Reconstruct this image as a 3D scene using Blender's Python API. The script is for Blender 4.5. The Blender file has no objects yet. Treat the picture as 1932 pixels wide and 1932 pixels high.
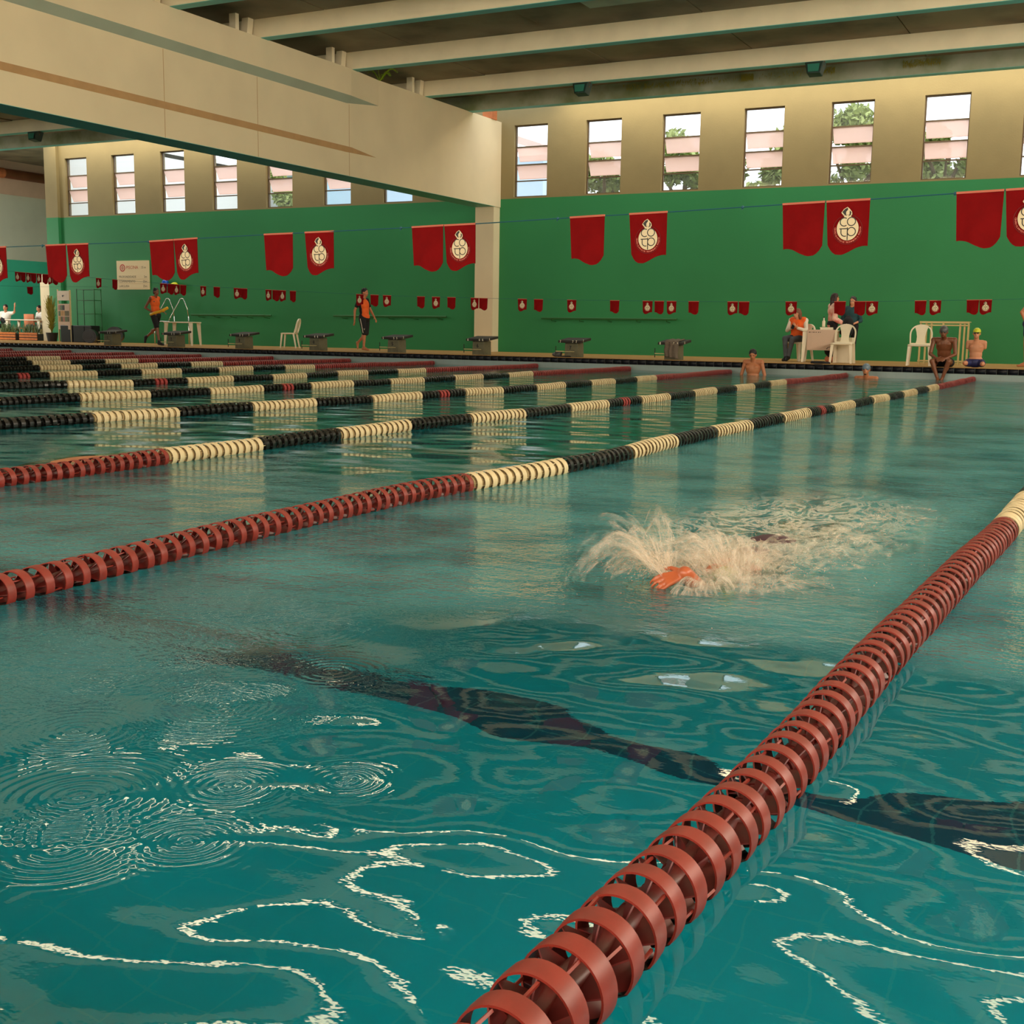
import bpy, bmesh, math, random
import numpy as np
from mathutils import Vector, Matrix, noise
random.seed(7); rng = np.random.default_rng(7)
S = bpy.context.scene
COL = S.collection
PI = math.pi
# ------------------------------------------------------------------ camera, light, exposure
cam_d = bpy.data.cameras.new('camera'); cam = bpy.data.objects.new('camera', cam_d); COL.objects.link(cam)
cam_d.sensor_width = 36; cam_d.lens = 2246.9/1932*36; cam_d.clip_end = 400; cam_d.clip_start = .05
_F = Vector((-.456, .877, -.150)).normalized(); _R = Vector((.886, .464, .015)); _R = (_R-_F*_R.dot(_F)).normalized(); _U = _R.cross(_F)
cam.matrix_world = Matrix(((_R.x, _U.x, -_F.x, 0), (_R.y, _U.y, -_F.y, 0), (_R.z, _U.z, -_F.z, .836), (0, 0, 0, 1)))
S.camera = cam
cam_d.dof.use_dof = False
S.view_settings.view_transform = 'Standard'; S.view_settings.look = 'None'
S.view_settings.gamma = 1; S.view_settings.use_curve_mapping = False
S.view_settings.exposure = -0.14
W = bpy.data.worlds.new('sky'); S.world = W; W.use_nodes = True
bg = W.node_tree.nodes['Background']; bg.inputs[0].default_value = (.86, .93, 1, 1); bg.inputs[1].default_value = 2.8
def area(name, loc, target, sx, sy, power, col, spread=PI):
    d = bpy.data.lights.new(name, 'AREA'); d.shape = 'RECTANGLE'; d.size = sx; d.size_y = sy; d.energy = power; d.color = col; d.spread = spread
    o = bpy.data.objects.new(name, d); COL.objects.link(o); o.location = loc
    o.rotation_euler = (Vector(target)-Vector(loc)).to_track_quat('-Z', 'Y').to_euler()
    return o
WARM = (1, .80, .56)
area('daylight_right_openings', (8.2, 12, 5.0), (-16, 14, 2.2), 26, 2.6, 2300, WARM)
area('daylight_rear_openings', (-10, -5.6, 3.4), (-12, 20, 5.0), 30, 3.6, 1950, WARM)
area('left_wall_area_light', (-40.6, 12, 4.6), (-20, 16, 1), 22, 3.0, 800, (1, .86, .66))  # area lamp before the left wall, which has no openings
area('daylight_roof_slot', (-3.5, 29.85, 7.2), (-3.5, 30.05, 0), 22, .45, 380, (1, .84, .58))
area('daylight_roof_slot_left', (-26.5, 29.85, 7.2), (-26.5, 30.05, 0), 15, .45, 255, (1, .84, .58))
area('added_spectator_light', (-38.6, 26.5, 3.2), (-36.5, 31, 1), 2.0, 2.0, 330, (1, .97, .9))  # area lamp added to brighten the spectators; no doorway is built

# ------------------------------------------------------------------ helpers
def lin(r, g, b):
    f = lambda c: ((c/255+.055)/1.055)**2.4 if c/255 > .04045 else c/255/12.92
    return (f(r), f(g), f(b))
def mat(name, col, rough=.6, var=0., vscale=3., metal=0., spec=.5, bump=0., bscale=40., trans=0., emit=None, col2=None, alpha=1.):
    m = bpy.data.materials.new(name); m.use_nodes = True; nt = m.node_tree; b = nt.nodes['Principled BSDF']
    b.inputs['Base Color'].default_value = (*col, 1); b.inputs['Roughness'].default_value = rough
    b.inputs['Metallic'].default_value = metal; b.inputs['Specular IOR Level'].default_value = spec
    b.inputs['Transmission Weight'].default_value = trans; b.inputs['Alpha'].default_value = alpha
    tc = nt.nodes.new('ShaderNodeTexCoord')
    if var or col2:
        n = nt.nodes.new('ShaderNodeTexNoise'); n.inputs['Scale'].default_value = vscale; n.inputs['Detail'].default_value = 5
        nt.links.new(tc.outputs['Object'], n.inputs['Vector'])
        r = nt.nodes.new('ShaderNodeMixRGB'); c2 = col2 if col2 else tuple(max(0, c*(1-var)) for c in col)
        r.inputs[1].default_value = (*col, 1); r.inputs[2].default_value = (*c2, 1)
        mr = nt.nodes.new('ShaderNodeMapRange'); mr.inputs[1].default_value = .4; mr.inputs[2].default_value = .68
        nt.links.new(n.outputs['Fac'], mr.inputs[0]); nt.links.new(mr.outputs[0], r.inputs[0]); nt.links.new(r.outputs[0], b.inputs['Base Color'])
    if bump:
        n = nt.nodes.new('ShaderNodeTexNoise'); n.inputs['Scale'].default_value = bscale; n.inputs['Detail'].default_value = 4
        nt.links.new(tc.outputs['Object'], n.inputs['Vector'])
        bp = nt.nodes.new('ShaderNodeBump'); bp.inputs['Strength'].default_value = bump; bp.inputs['Distance'].default_value = .01
        nt.links.new(n.outputs['Fac'], bp.inputs['Height']); nt.links.new(bp.outputs[0], b.inputs['Normal'])
    if emit: b.inputs['Emission Color'].default_value = (*emit[0], 1); b.inputs['Emission Strength'].default_value = emit[1]
    return m
class MB:
    def __init__(s): s.v = []; s.f = []; s.m = []; s.mi = 0
    def add(s, vs, fs, mi=None):
        o = len(s.v); s.v += [tuple(v) for v in vs]; s.f += [tuple(i+o for i in f) for f in fs]; s.m += [s.mi if mi is None else mi]*len(fs); return s
    def box(s, x0, x1, y0, y1, z0, z1, mi=None):
        vs = [(x, y, z) for z in (z0, z1) for y in (y0, y1) for x in (x0, x1)]
        return s.add(vs, [(0, 2, 3, 1), (4, 5, 7, 6), (0, 1, 5, 4), (2, 6, 7, 3), (0, 4, 6, 2), (1, 3, 7, 5)], mi)
    def bar(s, a, b, w, d, mi=None, up=(0, 0, 1), w2=None, d2=None):
        a = Vector(a); b = Vector(b); t = (b-a).normalized(); u = Vector(up)
        if abs(t.dot(u)) > .95: u = Vector((0, 1, 0))
        x = t.cross(u).normalized(); y = x.cross(t)
        vs = []
        for p, ww, dd in ((a, w, d), (b, w2 or w, d2 or d)):
            for i, j in ((-1, -1), (1, -1), (1, 1), (-1, 1)): vs.append(p+x*(i*ww/2)+y*(j*dd/2))
        return s.add(vs, [(3, 2, 1, 0), (4, 5, 6, 7), (0, 1, 5, 4), (1, 2, 6, 5), (2, 3, 7, 6), (3, 0, 4, 7)], mi)
    def tube(s, pts, rad, seg=8, mi=None, cap=True, closed=False):
        pts = [Vector(p) for p in pts]; n = len(pts)
        if not hasattr(rad, '__len__'): rad = [rad]*n
        vs = []; px = None
        for i, p in enumerate(pts):
            if closed: t = pts[(i+1) % n]-pts[i-1]
            else: t = pts[min(i+1, n-1)]-pts[max(i-1, 0)]
            t.normalize()
            if px is None:
                u = Vector((0, 0, 1)) if abs(t.z) < .9 else Vector((1, 0, 0)); px = t.cross(u).normalized()
            else: px = (px-t*px.dot(t)).normalized()
            y = t.cross(px)
            for k in range(seg):
                a = 2*PI*k/seg; vs.append(p+(px*math.cos(a)+y*math.sin(a))*rad[i])
        fs = []
        for i in range(n if closed else n-1):
            j = (i+1) % n
            for k in range(seg): k2 = (k+1) % seg; fs.append((i*seg+k, i*seg+k2, j*seg+k2, j*seg+k))
        if cap and not closed: fs.append(tuple(reversed(range(seg)))); fs.append(tuple(range((n-1)*seg, n*seg)))
        return s.add(vs, fs, mi)
    def capsule(s, a, b, ra, rb=None, seg=12, rings=4, mi=None):
        rb = rb or ra; a = Vector(a); b = Vector(b); t = b-a; L = t.length
        t = t.normalized() if L > 1e-6 else Vector((0, 0, 1))
        pts = []; rr = []
        for i in range(rings+1):
            an = PI/2*(1-i/rings); pts.append(a-t*ra*math.sin(an)); rr.append(max(1e-4, ra*math.cos(an)))
        for i in range(rings+1):
            an = PI/2*i/rings; pts.append(b+t*rb*math.sin(an)); rr.append(max(1e-4, rb*math.cos(an)))
        return s.tube(pts, rr, seg, mi)
    def ell(s, c, r, seg=16, rings=10, mi=None, rot=None):
        c = Vector(c); vs = []; fs = []
        for i in range(1, rings):
            th = PI*i/rings
            for k in range(seg):
                a = 2*PI*k/seg; p = Vector((r[0]*math.sin(th)*math.cos(a), r[1]*math.sin(th)*math.sin(a), r[2]*math.cos(th)))
                if rot: p = rot @ p
                vs.append(c+p)
        T = len(vs); tp = Vector((0, 0, r[2])); bt = Vector((0, 0, -r[2]))
        if rot: tp = rot @ tp; bt = rot @ bt
        vs += [c+tp, c+bt]
        for i in range(rings-2):
            for k in range(seg): k2 = (k+1) % seg; fs.append((i*seg+k, (i+1)*seg+k, (i+1)*seg+k2, i*seg+k2))
        for k in range(seg):
            k2 = (k+1) % seg; fs.append((T, k, k2)); fs.append((T+1, (rings-2)*seg+k2, (rings-2)*seg+k))
        return s.add(vs, fs, mi)
    def build(s, name, mats, parent=None, smooth=False, loc=None, rot=None):
        me = bpy.data.meshes.new(name); me.from_pydata([tuple(v) for v in s.v], [], s.f)
        for m in (mats if isinstance(mats, (list, tuple)) else [mats]): me.materials.append(m)
        if any(s.m): me.polygons.foreach_set('material_index', s.m)
        if smooth: me.polygons.foreach_set('use_smooth', [True]*len(s.f))
        me.update(); return link(name, me, parent, loc, rot)
def link(name, data, parent=None, loc=None, rot=None):
    o = bpy.data.objects.new(name, data); COL.objects.link(o)
    if parent: o.parent = parent
    if loc is not None: o.location = loc
    if rot is not None: o.rotation_euler = rot
    return o
def tag(o, label=None, cat=None, group=None, kind=None):
    if label: o['label'] = label
    if cat: o['category'] = cat
    if group: o['group'] = group
    if kind: o['kind'] = kind
    return o
def empty(name, loc=(0, 0, 0), rz=0, label=None, cat=None, group=None, kind=None):
    o = link(name, None, None, loc, (0, 0, rz)); return tag(o, label, cat, group, kind)
def copy_tree(o, parent=None):
    c = o.copy(); COL.objects.link(c); c.parent = parent
    for ch in list(o.children): copy_tree(ch, c)
    return c
def bevel(o, w=.01, seg=2):
    m = o.modifiers.new('bevel', 'BEVEL'); m.width = w; m.segments = seg; m.limit_method = 'ANGLE'; return o
def fuse(mb, name, m, parent, voxel=.01, smooth=3):
    """Voxel-remesh overlapping closed shapes into one continuous surface and store it as plain mesh data."""
    o = mb.build(name, m, None)
    r = o.modifiers.new('r', 'REMESH'); r.mode = 'VOXEL'; r.voxel_size = voxel; r.use_smooth_shade = True
    if smooth: q = o.modifiers.new('s', 'SMOOTH'); q.iterations = smooth; q.factor = .5
    dg = bpy.context.evaluated_depsgraph_get(); dg.update()
    me = bpy.data.meshes.new_from_object(o.evaluated_get(dg)); me.name = name
    o.modifiers.clear(); o.data = me; o.parent = parent
    me.polygons.foreach_set('use_smooth', [True]*len(me.polygons))
    if not me.materials: me.materials.append(m)
    return o
def text_mesh(txt, size, m, name='lettering', align='CENTER', ext=.0005):
    c = bpy.data.curves.new(name, 'FONT'); c.body = txt; c.size = size; c.align_x = align; c.align_y = 'CENTER'; c.extrude = ext; c.resolution_u = 3
    o = bpy.data.objects.new(name, c); COL.objects.link(o)
    dg = bpy.context.evaluated_depsgraph_get(); dg.update()
    me = bpy.data.meshes.new_from_object(o.evaluated_get(dg)); bpy.data.objects.remove(o); me.materials.clear(); me.materials.append(m); me.name = name
    return me

# ------------------------------------------------------------------ materials
M = {}
M['cream'] = mat('cream_paint', lin(138, 122, 80), .7, .10, 1.2, bump=.15, bscale=30)
M['beam'] = mat('beam_paint', lin(226, 208, 170), .65, .08, .8, bump=.1, bscale=25)
M['stripe'] = mat('tan_stripe', lin(186, 146, 98), .8, .12, 4)
M['green'] = mat('green_paint', lin(44, 130, 76), .62, .12, .35, bump=.15, bscale=30, spec=.35)
M['teal_paint'] = mat('teal_paint', lin(70, 205, 165), .6, .12, .6)
M['soffit'] = mat('soffit_blue_green', lin(112, 196, 190), .6, .1, 1.5)  # lightened to put the light bounced off the water into the colour
M['soffit2'] = mat('shaded_ledge_underside', lin(164, 172, 150), .7, .1, 1.5)  # grey-green puts the shade under the ledge into the colour
M['joist'] = mat('joist_paint', lin(248, 234, 198), .7, .08, 2, bump=.3, bscale=14)
M['moss'] = mat('moss_stained_joist', lin(176, 180, 158), .8, 0, 1.1, col2=lin(116, 128, 84), bump=.4, bscale=16)
M['slab'] = mat('old_concrete_slab', lin(150, 138, 112), .85, 0, .7, col2=lin(104, 96, 76), bump=.4, bscale=12)
M['slab2'] = mat('pale_slab', lin(190, 198, 176), .85, .2, 2)
M['deck'] = mat('deck_ochre', lin(176, 132, 70), .6, .15, 3, bump=.2)
M['pinkwall'] = mat('pinkish_plaster', lin(222, 190, 160), .8, .1, 1.5)
M['shadewall'] = mat('shaded_cream_plaster', lin(214, 220, 196), .8, .08, 1)  # cream wall in shade, the shade put into its colour
M['black_tile'] = mat('black_glazed_tile', lin(20, 22, 30), .5, .2, 6, spec=.25)
M['grout'] = mat('pale_grout', lin(120, 128, 120), .8)
M['pale_tile'] = None
M['white_plastic'] = mat('white_plastic', lin(236, 224, 196), .35, .05, 5)
M['cloth_white'] = mat('white_fabric', lin(228, 214, 196), .85, .08, 8)
M['paper'] = mat('paper', lin(206, 178, 156), .8, .05, 5)
M['ink'] = mat('black_ink', lin(24, 22, 20), .6)
M['redink'] = mat('red_ink', lin(188, 60, 40), .6)
M['print_cream'] = mat('cream_print', lin(216, 196, 158), .7)
M['darkred'] = mat('dark_red_line', lin(96, 10, 14), .7)
M['lettering'] = mat('pale_red_print', lin(222, 130, 110), .7)
M['rope_blue'] = mat('blue_line', lin(14, 78, 92), .6)
M['disc_red'] = mat('red_float_plastic', lin(136, 44, 33), .42, .25, 25, spec=.5)
M['disc_red2'] = mat('faded_red_float_plastic', lin(160, 62, 60), .45, .2, 8)
M['disc_cream'] = mat('cream_float_plastic', lin(226, 206, 162), .4, .08, 20)
M['disc_cream_in'] = mat('cream_float_core_shade', lin(190, 166, 122), .5, .1, 20)  # beige core colour stands for the shading between the bands
M['disc_black'] = mat('black_float_plastic', lin(20, 20, 18), .3, .2, 10)
M['hub'] = mat('shaded_red_hub', lin(104, 26, 22), .4, .3, 20)  # dark red carries the shade inside the floats, on hub and vanes
M['cable'] = mat('steel_cable', lin(90, 85, 80), .4, metal=.8)
M['frame'] = mat('window_frame_bronze', lin(92, 74, 48), .5)
M['block_dark'] = mat('block_dark_top', lin(40, 34, 28), .7, .2, 20)
M['block_conc'] = mat('block_concrete', lin(104, 100, 76), .8, .25, 8, bump=.3)
M['marker'] = mat('white_marker', lin(226, 214, 190), .6)
M['chrome'] = mat('chrome_steel', (.75, .75, .72), .25, metal=1)
M['rail'] = mat('green_rail_paint', lin(34, 96, 48), .5)
M['orange'] = mat('orange_cloth', lin(238, 98, 26), .75, .12, 12, bump=.5, bscale=18)
M['black_cloth'] = mat('black_cloth', lin(18, 17, 20), .85, .2, 10)
M['jeans'] = mat('dark_denim', lin(84, 90, 98), .85, .3, 9)
M['navy'] = mat('navy_swimwear', lin(28, 34, 84), .6)
M['pinkshirt'] = mat('pink_white_shirt', lin(232, 196, 176), .8, 0, 6, col2=lin(216, 120, 108))
M['teal_cloth'] = mat('dark_teal_cloth', lin(30, 70, 76), .85, .1)
M['white_cloth'] = mat('white_shirt', lin(232, 226, 214), .8)
M['skin'] = mat('skin_light', lin(206, 142, 106), .5, .08, 20)
M['skin_tan'] = mat('skin_tan', lin(186, 118, 78), .5, .08, 20)
M['skin_brown'] = mat('skin_brown', lin(126, 74, 46), .42, .12, 20)
M['hair'] = mat('black_hair', lin(26, 20, 18), .6, .3, 30)
M['hair_br'] = mat('brown_hair', lin(120, 76, 46), .6, .3, 30)
M['hair_dk'] = mat('dark_brown_hair', lin(48, 26, 22), .55, .3, 30)
M['lime'] = mat('lime_swim_cap', lin(206, 206, 40), .4)
M['greycap'] = mat('grey_swim_cap', lin(84, 84, 82), .4)
M['bluecap'] = mat('grey_blue_swim_cap', lin(112, 128, 140), .4)
M['goggle'] = mat('dark_goggle_lens', lin(16, 14, 14), .15)
M['shoe'] = mat('black_shoe', lin(20, 20, 22), .6)
M['eye'] = mat('dark_eye', lin(22, 15, 12), .3)
M['yellow'] = mat('yellow_plastic', lin(238, 176, 30), .4)
M['blue_rubber'] = mat('blue_balloon', lin(30, 84, 190), .25)
M['lime_rubber'] = mat('lime_balloon', lin(214, 214, 30), .25)
M['cream_metal'] = mat('cream_painted_timber', lin(206, 186, 128), .6, .1, 6)
M['towel'] = mat('grey_towel', lin(112, 98, 84), .95, .2, 12, bump=.6, bscale=60)
M['wood'] = mat('orange_crate_wood', lin(186, 104, 40), .7, .25, 9)
M['leaf'] = mat('plant_leaf', lin(70, 92, 40), .6, .3, 5)
M['yleaf'] = mat('yellow_green_frond', lin(158, 150, 60), .6, .2, 6)
M['fern'] = mat('bright_fern', lin(176, 210, 40), .6, .1, 6)
M['black_plastic'] = mat('black_plastic', lin(16, 16, 18), .4)
M['pipe'] = mat('rust_brown_pipe', lin(150, 84, 50), .5, .2, 2)
M['lamp'] = mat('dark_green_lamp_housing', lin(30, 58, 50), .5, .2, 8)
M['lampglass'] = mat('lamp_glass', lin(60, 130, 112), .1)
M['rust'] = mat('rust', lin(150, 84, 46), .8)
M['brick'] = mat('orange_brick', lin(188, 110, 62), .8, .2, 8)
M['salmon'] = mat('salmon_cloth', lin(226, 140, 100), .8)

def thin_glass(name, tint, gloss=.12, frost=0., frostcol=(.8, .8, .8)):
    m = bpy.data.materials.new(name); m.use_nodes = True; nt = m.node_tree; nt.nodes.clear()
    out = nt.nodes.new('ShaderNodeOutputMaterial'); tr = nt.nodes.new('ShaderNodeBsdfTransparent'); tr.inputs[0].default_value = (*tint, 1)
    gl = nt.nodes.new('ShaderNodeBsdfGlossy'); gl.inputs['Roughness'].default_value = .05
    mx = nt.nodes.new('ShaderNodeMixShader'); mx.inputs[0].default_value = gloss
    nt.links.new(tr.outputs[0], mx.inputs[1]); nt.links.new(gl.outputs[0], mx.inputs[2]); last = mx
    if frost:
        d = nt.nodes.new('ShaderNodeBsdfTranslucent'); d.inputs[0].default_value = (*frostcol, 1)
        d2 = nt.nodes.new('ShaderNodeBsdfDiffuse'); d2.inputs[0].default_value = (*frostcol, 1)
        a = nt.nodes.new('ShaderNodeMixShader'); a.inputs[0].default_value = .3; nt.links.new(d.outputs[0], a.inputs[1]); nt.links.new(d2.outputs[0], a.inputs[2])
        m2 = nt.nodes.new('ShaderNodeMixShader'); m2.inputs[0].default_value = frost
        nt.links.new(last.outputs[0], m2.inputs[1]); nt.links.new(a.outputs[0], m2.inputs[2]); last = m2
    nt.links.new(last.outputs[0], out.inputs[0]); return m
M['pane'] = thin_glass('clear_dusty_glass', (.97, .97, .97), .04, .04, (.8, .78, .72))
M['frost'] = thin_glass('frosted_pinkish_glass', (.95, .85, .8), .05, .72, (.97, .78, .70))

# tiled basin: pale blue-green glazed tiles with grout grid and dark lane bands every 5 m
def tile_mat(name, base, dark, bands, pitch=.2, groutc=(.35, .5, .47)):
    m = bpy.data.materials.new(name); m.use_nodes = True; nt = m.node_tree; b = nt.nodes['Principled BSDF']; N = nt.nodes; L = nt.links
    b.inputs['Roughness'].default_value = .35
    tc = N.new('ShaderNodeTexCoord'); sp = N.new('ShaderNodeSeparateXYZ'); L.new(tc.outputs['Object'], sp.inputs[0])
    def math_(op, a, b_=None, c=None):
        n = N.new('ShaderNodeMath'); n.operation = op
        for i, x in enumerate((a, b_, c)):
            if x is None: continue
            if isinstance(x, (int, float)): n.inputs[i].default_value = x
            else: L.new(x, n.inputs[i])
        return n.outputs[0]
    def line(o, p, w):
        f = math_('FRACT', math_('DIVIDE', o, p)); return math_('LESS_THAN', f, w/p)
    g = math_('MAXIMUM', math_('MAXIMUM', line(sp.outputs[0], pitch, .008), line(sp.outputs[1], pitch, .008)), line(sp.outputs[2], pitch, .008))
    noi = N.new('ShaderNodeTexNoise'); noi.inputs['Scale'].default_value = 1.3; noi.inputs['Detail'].default_value = 4; L.new(tc.outputs['Object'], noi.inputs['Vector'])
    c1 = N.new('ShaderNodeMixRGB'); c1.inputs[1].default_value = (*base, 1); c1.inputs[2].default_value = (*[c*.8 for c in base], 1); L.new(noi.outputs[0], c1.inputs[0])
    last = c1.outputs[0]
    if bands:
        y = math_('ABSOLUTE', math_('SUBTRACT', math_('FRACT', math_('DIVIDE', math_('SUBTRACT', sp.outputs[1], bands[0]-bands[1]/2), bands[1])), .5))
        k = math_('LESS_THAN', y, bands[2]/bands[1]/2)
        c2 = N.new('ShaderNodeMixRGB'); c2.inputs[2].default_value = (*dark, 1); L.new(k, c2.inputs[0]); L.new(last, c2.inputs[1]); last = c2.outputs[0]
    c3 = N.new('ShaderNodeMixRGB'); c3.inputs[2].default_value = (*groutc, 1); L.new(math_('MULTIPLY', g, .26), c3.inputs[0]); L.new(last, c3.inputs[1])
    L.new(c3.outputs[0], b.inputs['Base Color']); return m
M['basin'] = tile_mat('blue_green_basin_tile', (.012, .46, .56), (.003, .06, .13), (3.58, 5., .21))
M['pale_tile'] = tile_mat('pale_blue_grey_tile', lin(142, 160, 156), (0, 0, 0), None, .2, lin(110, 128, 124))

# ------------------------------------------------------------------ the hall
XN, XP, YN, YF, YW, ZD = -33.08, 4.42, .45, 25.45, 30.42, .25
WX0, WDX, WW, ZB, ZT = -33.42, 2.187, 1.03, 4.55, 6.49
def struct(o): o['kind'] = 'structure'; return o
# back wall with window openings (green below, cream above)
b = MB(); xa, xb = -34.3, 8.5
b.box(xa, xb, YW, YW+.22, -.2, 4.51, 0)
b.box(xa, xb, YW, YW+.22, 4.51, ZB, 1); b.box(xa, xb, YW, YW+.22, ZT, 7.75, 1)
edges = [(WX0+WDX*k, WX0+WDX*k+WW) for k in range(19)]; x = xa
for l, r in edges: b.box(x, l, YW, YW+.22, ZB, ZT, 1); x = r
b.box(x, xb, YW, YW+.22, ZB, ZT, 1)
struct(b.build('wall_back', [M['green'], M['cream']]))
b = MB(); b.box(-34.3, -33.72, YW-.12, YW, ZD, 4.51, 0); b.box(-34.3, -33.72, YW-.12, YW, 4.51, 7.6, 1)
struct(b.build('trim_1', [M['green'], M['cream']]))
b = MB(); b.box(-34.3, -34.1, YW+.22, 43, ZD, 7.6); struct(b.build('wall_annex', mat('sky_white_wall', lin(245, 244, 240), .8)))  # wall coloured white to pass for bright sky behind the left windows
# windows
for k, (l, r) in enumerate(edges):
    w = empty('window_%d' % (k+1), ((l+r)/2, YW+.12, ZB)); w['kind'] = 'structure'
    hw = WW/2; H = ZT-ZB; f = MB(); t = .03
    zs = [0, .44, .88, 1.36, H]
    f.box(-hw, -hw+t, -.03, .03, 0, H); f.box(hw-t, hw, -.03, .03, 0, H)
    for z in zs: z = min(max(z, t/2), H-t/2); f.box(-hw+t, hw-t, -.03, .03, z-t/2, z+t/2)
    if k == 0: proto_frame = f.build('window_frame', M['frame'], w)
    else: link('window_frame', proto_frame.data, w)
    if k == 0:
        q = MB(); q.box(-hw+t, hw-t, -.004, .004, t, .425); pb = q.build('pane', M['pane'], w)
        q = MB(); q.box(-hw+t, hw-t, -.004, .004, 1.375, H-t); pt = q.build('pane', M['pane'], w)
        q = MB(); q.box(-hw+t, hw-t, -.004, .004, -.385, 0); q.box(-hw+t, hw-t, -.010, .010, -.40, -.385); pv = q.build('vent_pane', M['frost'], w)
        pv['label'] = 'tilted frosted pinkish vent pane'
        pv.location = (0, 0, .865); pv.rotation_euler.x = .5
        pv2 = link('vent_pane', pv.data, w, (0, 0, 1.345), (.5, 0, 0))
        pv2['label'] = pv['label']
    else:
        link('pane', pb.data, w); link('pane', pt.data, w)
        for z in (.865, 1.345): v = link('vent_pane', pv.data, w, (0, 0, z), (.5, 0, 0)); v['label'] = pv['label']
# side and rear walls
b = MB(); b.box(8.5, 8.7, -6, YW+.2, -.2, 3.6, 0); b.box(8.5, 8.7, -6, YW+.2, 6.3, 7.6, 1)
for y in np.arange(-6, 31, 4.5): b.box(8.5, 8.75, y, y+.5, 3.6, 6.3, 1)
struct(b.build('wall_right', [M['green'], M['cream']]))
b = MB(); b.box(-41, 8.7, -6.2, -6, -.2, 3.0, 0); b.box(-41, 8.7, -6.2, -6, 6.3, 7.6, 1)
for x in np.arange(-41, 8, 5.0): b.box(x, x+.5, -6.25, -6, 3.0, 6.3, 1)
struct(b.build('wall_front', [M['green'], M['cream']]))
b = MB(); X = -41.0
b.box(X-.2, X, -6, 43, -.2, 3.41, 0); b.box(X-.2, X, -6, 43, 3.41, 5.98, 1); b.box(X-.2, X+.08, -6, 43, 5.98, 7.6, 2)
struct(b.build('wall_left', [M['teal_paint'], M['shadewall'], M['pinkwall']]))
b = MB(); b.box(-41, -34.1, 43, 43.2, -.2, 7.6); struct(b.build('wall_annex_end', M['teal_paint']))
# deck (floor) around the basin
b = MB()
b.box(-41, 8.5, -6, YN, -.1, ZD); b.box(-41, 8.5, YF, YW, -.1, ZD); b.box(-41, XN, YN, YF, -.1, ZD); b.box(XP, 8.5, YN, YF, -.1, ZD); b.box(-41, -34.3, YW, 43, -.1, ZD)
struct(b.build('floor', M['deck']))
# basin
b = MB(); D = -1.5
b.box(XN, XP, YN, YF, D-.2, D, 0); b.box(XN, XP, YN-.2, YN, D, -.1, 0); b.box(XN-.2, XN, YN, YF, D, -.1, 0); b.box(XP, XP+.2, YN, YF, D, -.1, 0); b.box(XN, XP, YF+.004, YF+.2, D, -.1, 0)
struct(b.build('pool_basin', M['basin']))
pw = MB(); pw.box(XN, XP, YF-.012, YF, -.35, .125); pw = struct(pw.build('pool_wall', M['pale_tile']))
g = MB(); g.box(XN, XP, YF-.008, YF, .125, ZD-.005); g.build('grout_bed', M['grout'], pw)
tm = MB(); tm.box(.004, .196, -.016, -.006, .131, ZD-.008); tdat = None
for i in range(int((XP-XN)/.2)):
    x = XN+.2*i
    if tdat is None: tdat = tm.build('tile', M['black_tile'], pw, (x, YF, 0)).data
    else: link('tile', tdat, pw, (x, YF, 0))
# coping lip
b = MB(); b.box(XN, XP, YF-.03, YF+.25, ZD-.006, ZD+.006); struct(b.build('trim_2', M['deck']))

# ceiling joists, slabs, main beam, column
JY = [28.54, 26.35, 23.05, 19.86, 17.3, 14.5, 11.7, 8.9, 6.1, 3.3, .5, -2.3, -5.1]
for i, y in enumerate(JY):
    b = MB(); x0, x1 = (-41, 8.5)
    nseg = 60; vs = []; 
    # slightly ragged upper edge where plaster meets the slab
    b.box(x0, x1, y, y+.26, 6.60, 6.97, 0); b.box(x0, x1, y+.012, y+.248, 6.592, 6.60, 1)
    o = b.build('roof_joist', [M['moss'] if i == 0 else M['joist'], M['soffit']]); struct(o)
    o['label'] = 'cream concrete roof joist spanning over the pool' if i else 'stained mossy concrete joist nearest the back wall'
    if 0 < i < 5:
        # stubs standing on the main beam beside the joist end
        st = MB(); st.bar((-16.42, y-.52, 6.6), (-16.42, y-.52, 6.98), .16, .10); st.build('stub', M['joist'], o)
        st = MB(); st.bar((-16.42, y-.16, 6.6), (-16.42, y-.1, 6.98), .16, .16); st.build('stub', M['joist'], o)
ce = empty('ceiling'); ce['kind'] = 'structure'
ys = sorted(JY)
xs_ = np.arange(-41, 8.6, 3.3)
for a, c in zip(ys[:-1], ys[1:]):
    for xa_, xb_ in zip(xs_[:-1], xs_[1:]):
        b = MB(); dz = random.uniform(-.012, .012); b.box(xa_+.012, xb_-.012, a+.1, c+.12, 6.965+dz, 7.05+dz)
        b.build('roof_slab', M['slab'], ce)
b = MB(); b.box(-41, 8.6, -6.2, 28.7, 7.07, 7.14); b.build('roof_deck', M['slab'], ce)
b = MB(); b.box(-9.8, 8.4, 21.0, 21.75, 6.925, 6.96); struct(b.build('pale_patch_slab', M['slab2'], ce))
b = MB(); b.box(-41, -34.1, 30.5, 43, 7.3, 7.45); b.build('annex_roof', M['slab'], ce)

b = MB(); BX0, BX1 = -17.0, -16.33
b.box(BX0, BX1, -6, YW, 4.285, 6.60, 0)
mb_ = struct(b.build('main_beam', [M['beam']]))
mb_['label'] = 'long deep cream concrete beam running to the back wall'
b = MB(); b.box(BX0+.004, BX1-.004, -6, YW-.3, 4.279, 4.285); b.build('soffit', M['soffit'], mb_)
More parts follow.
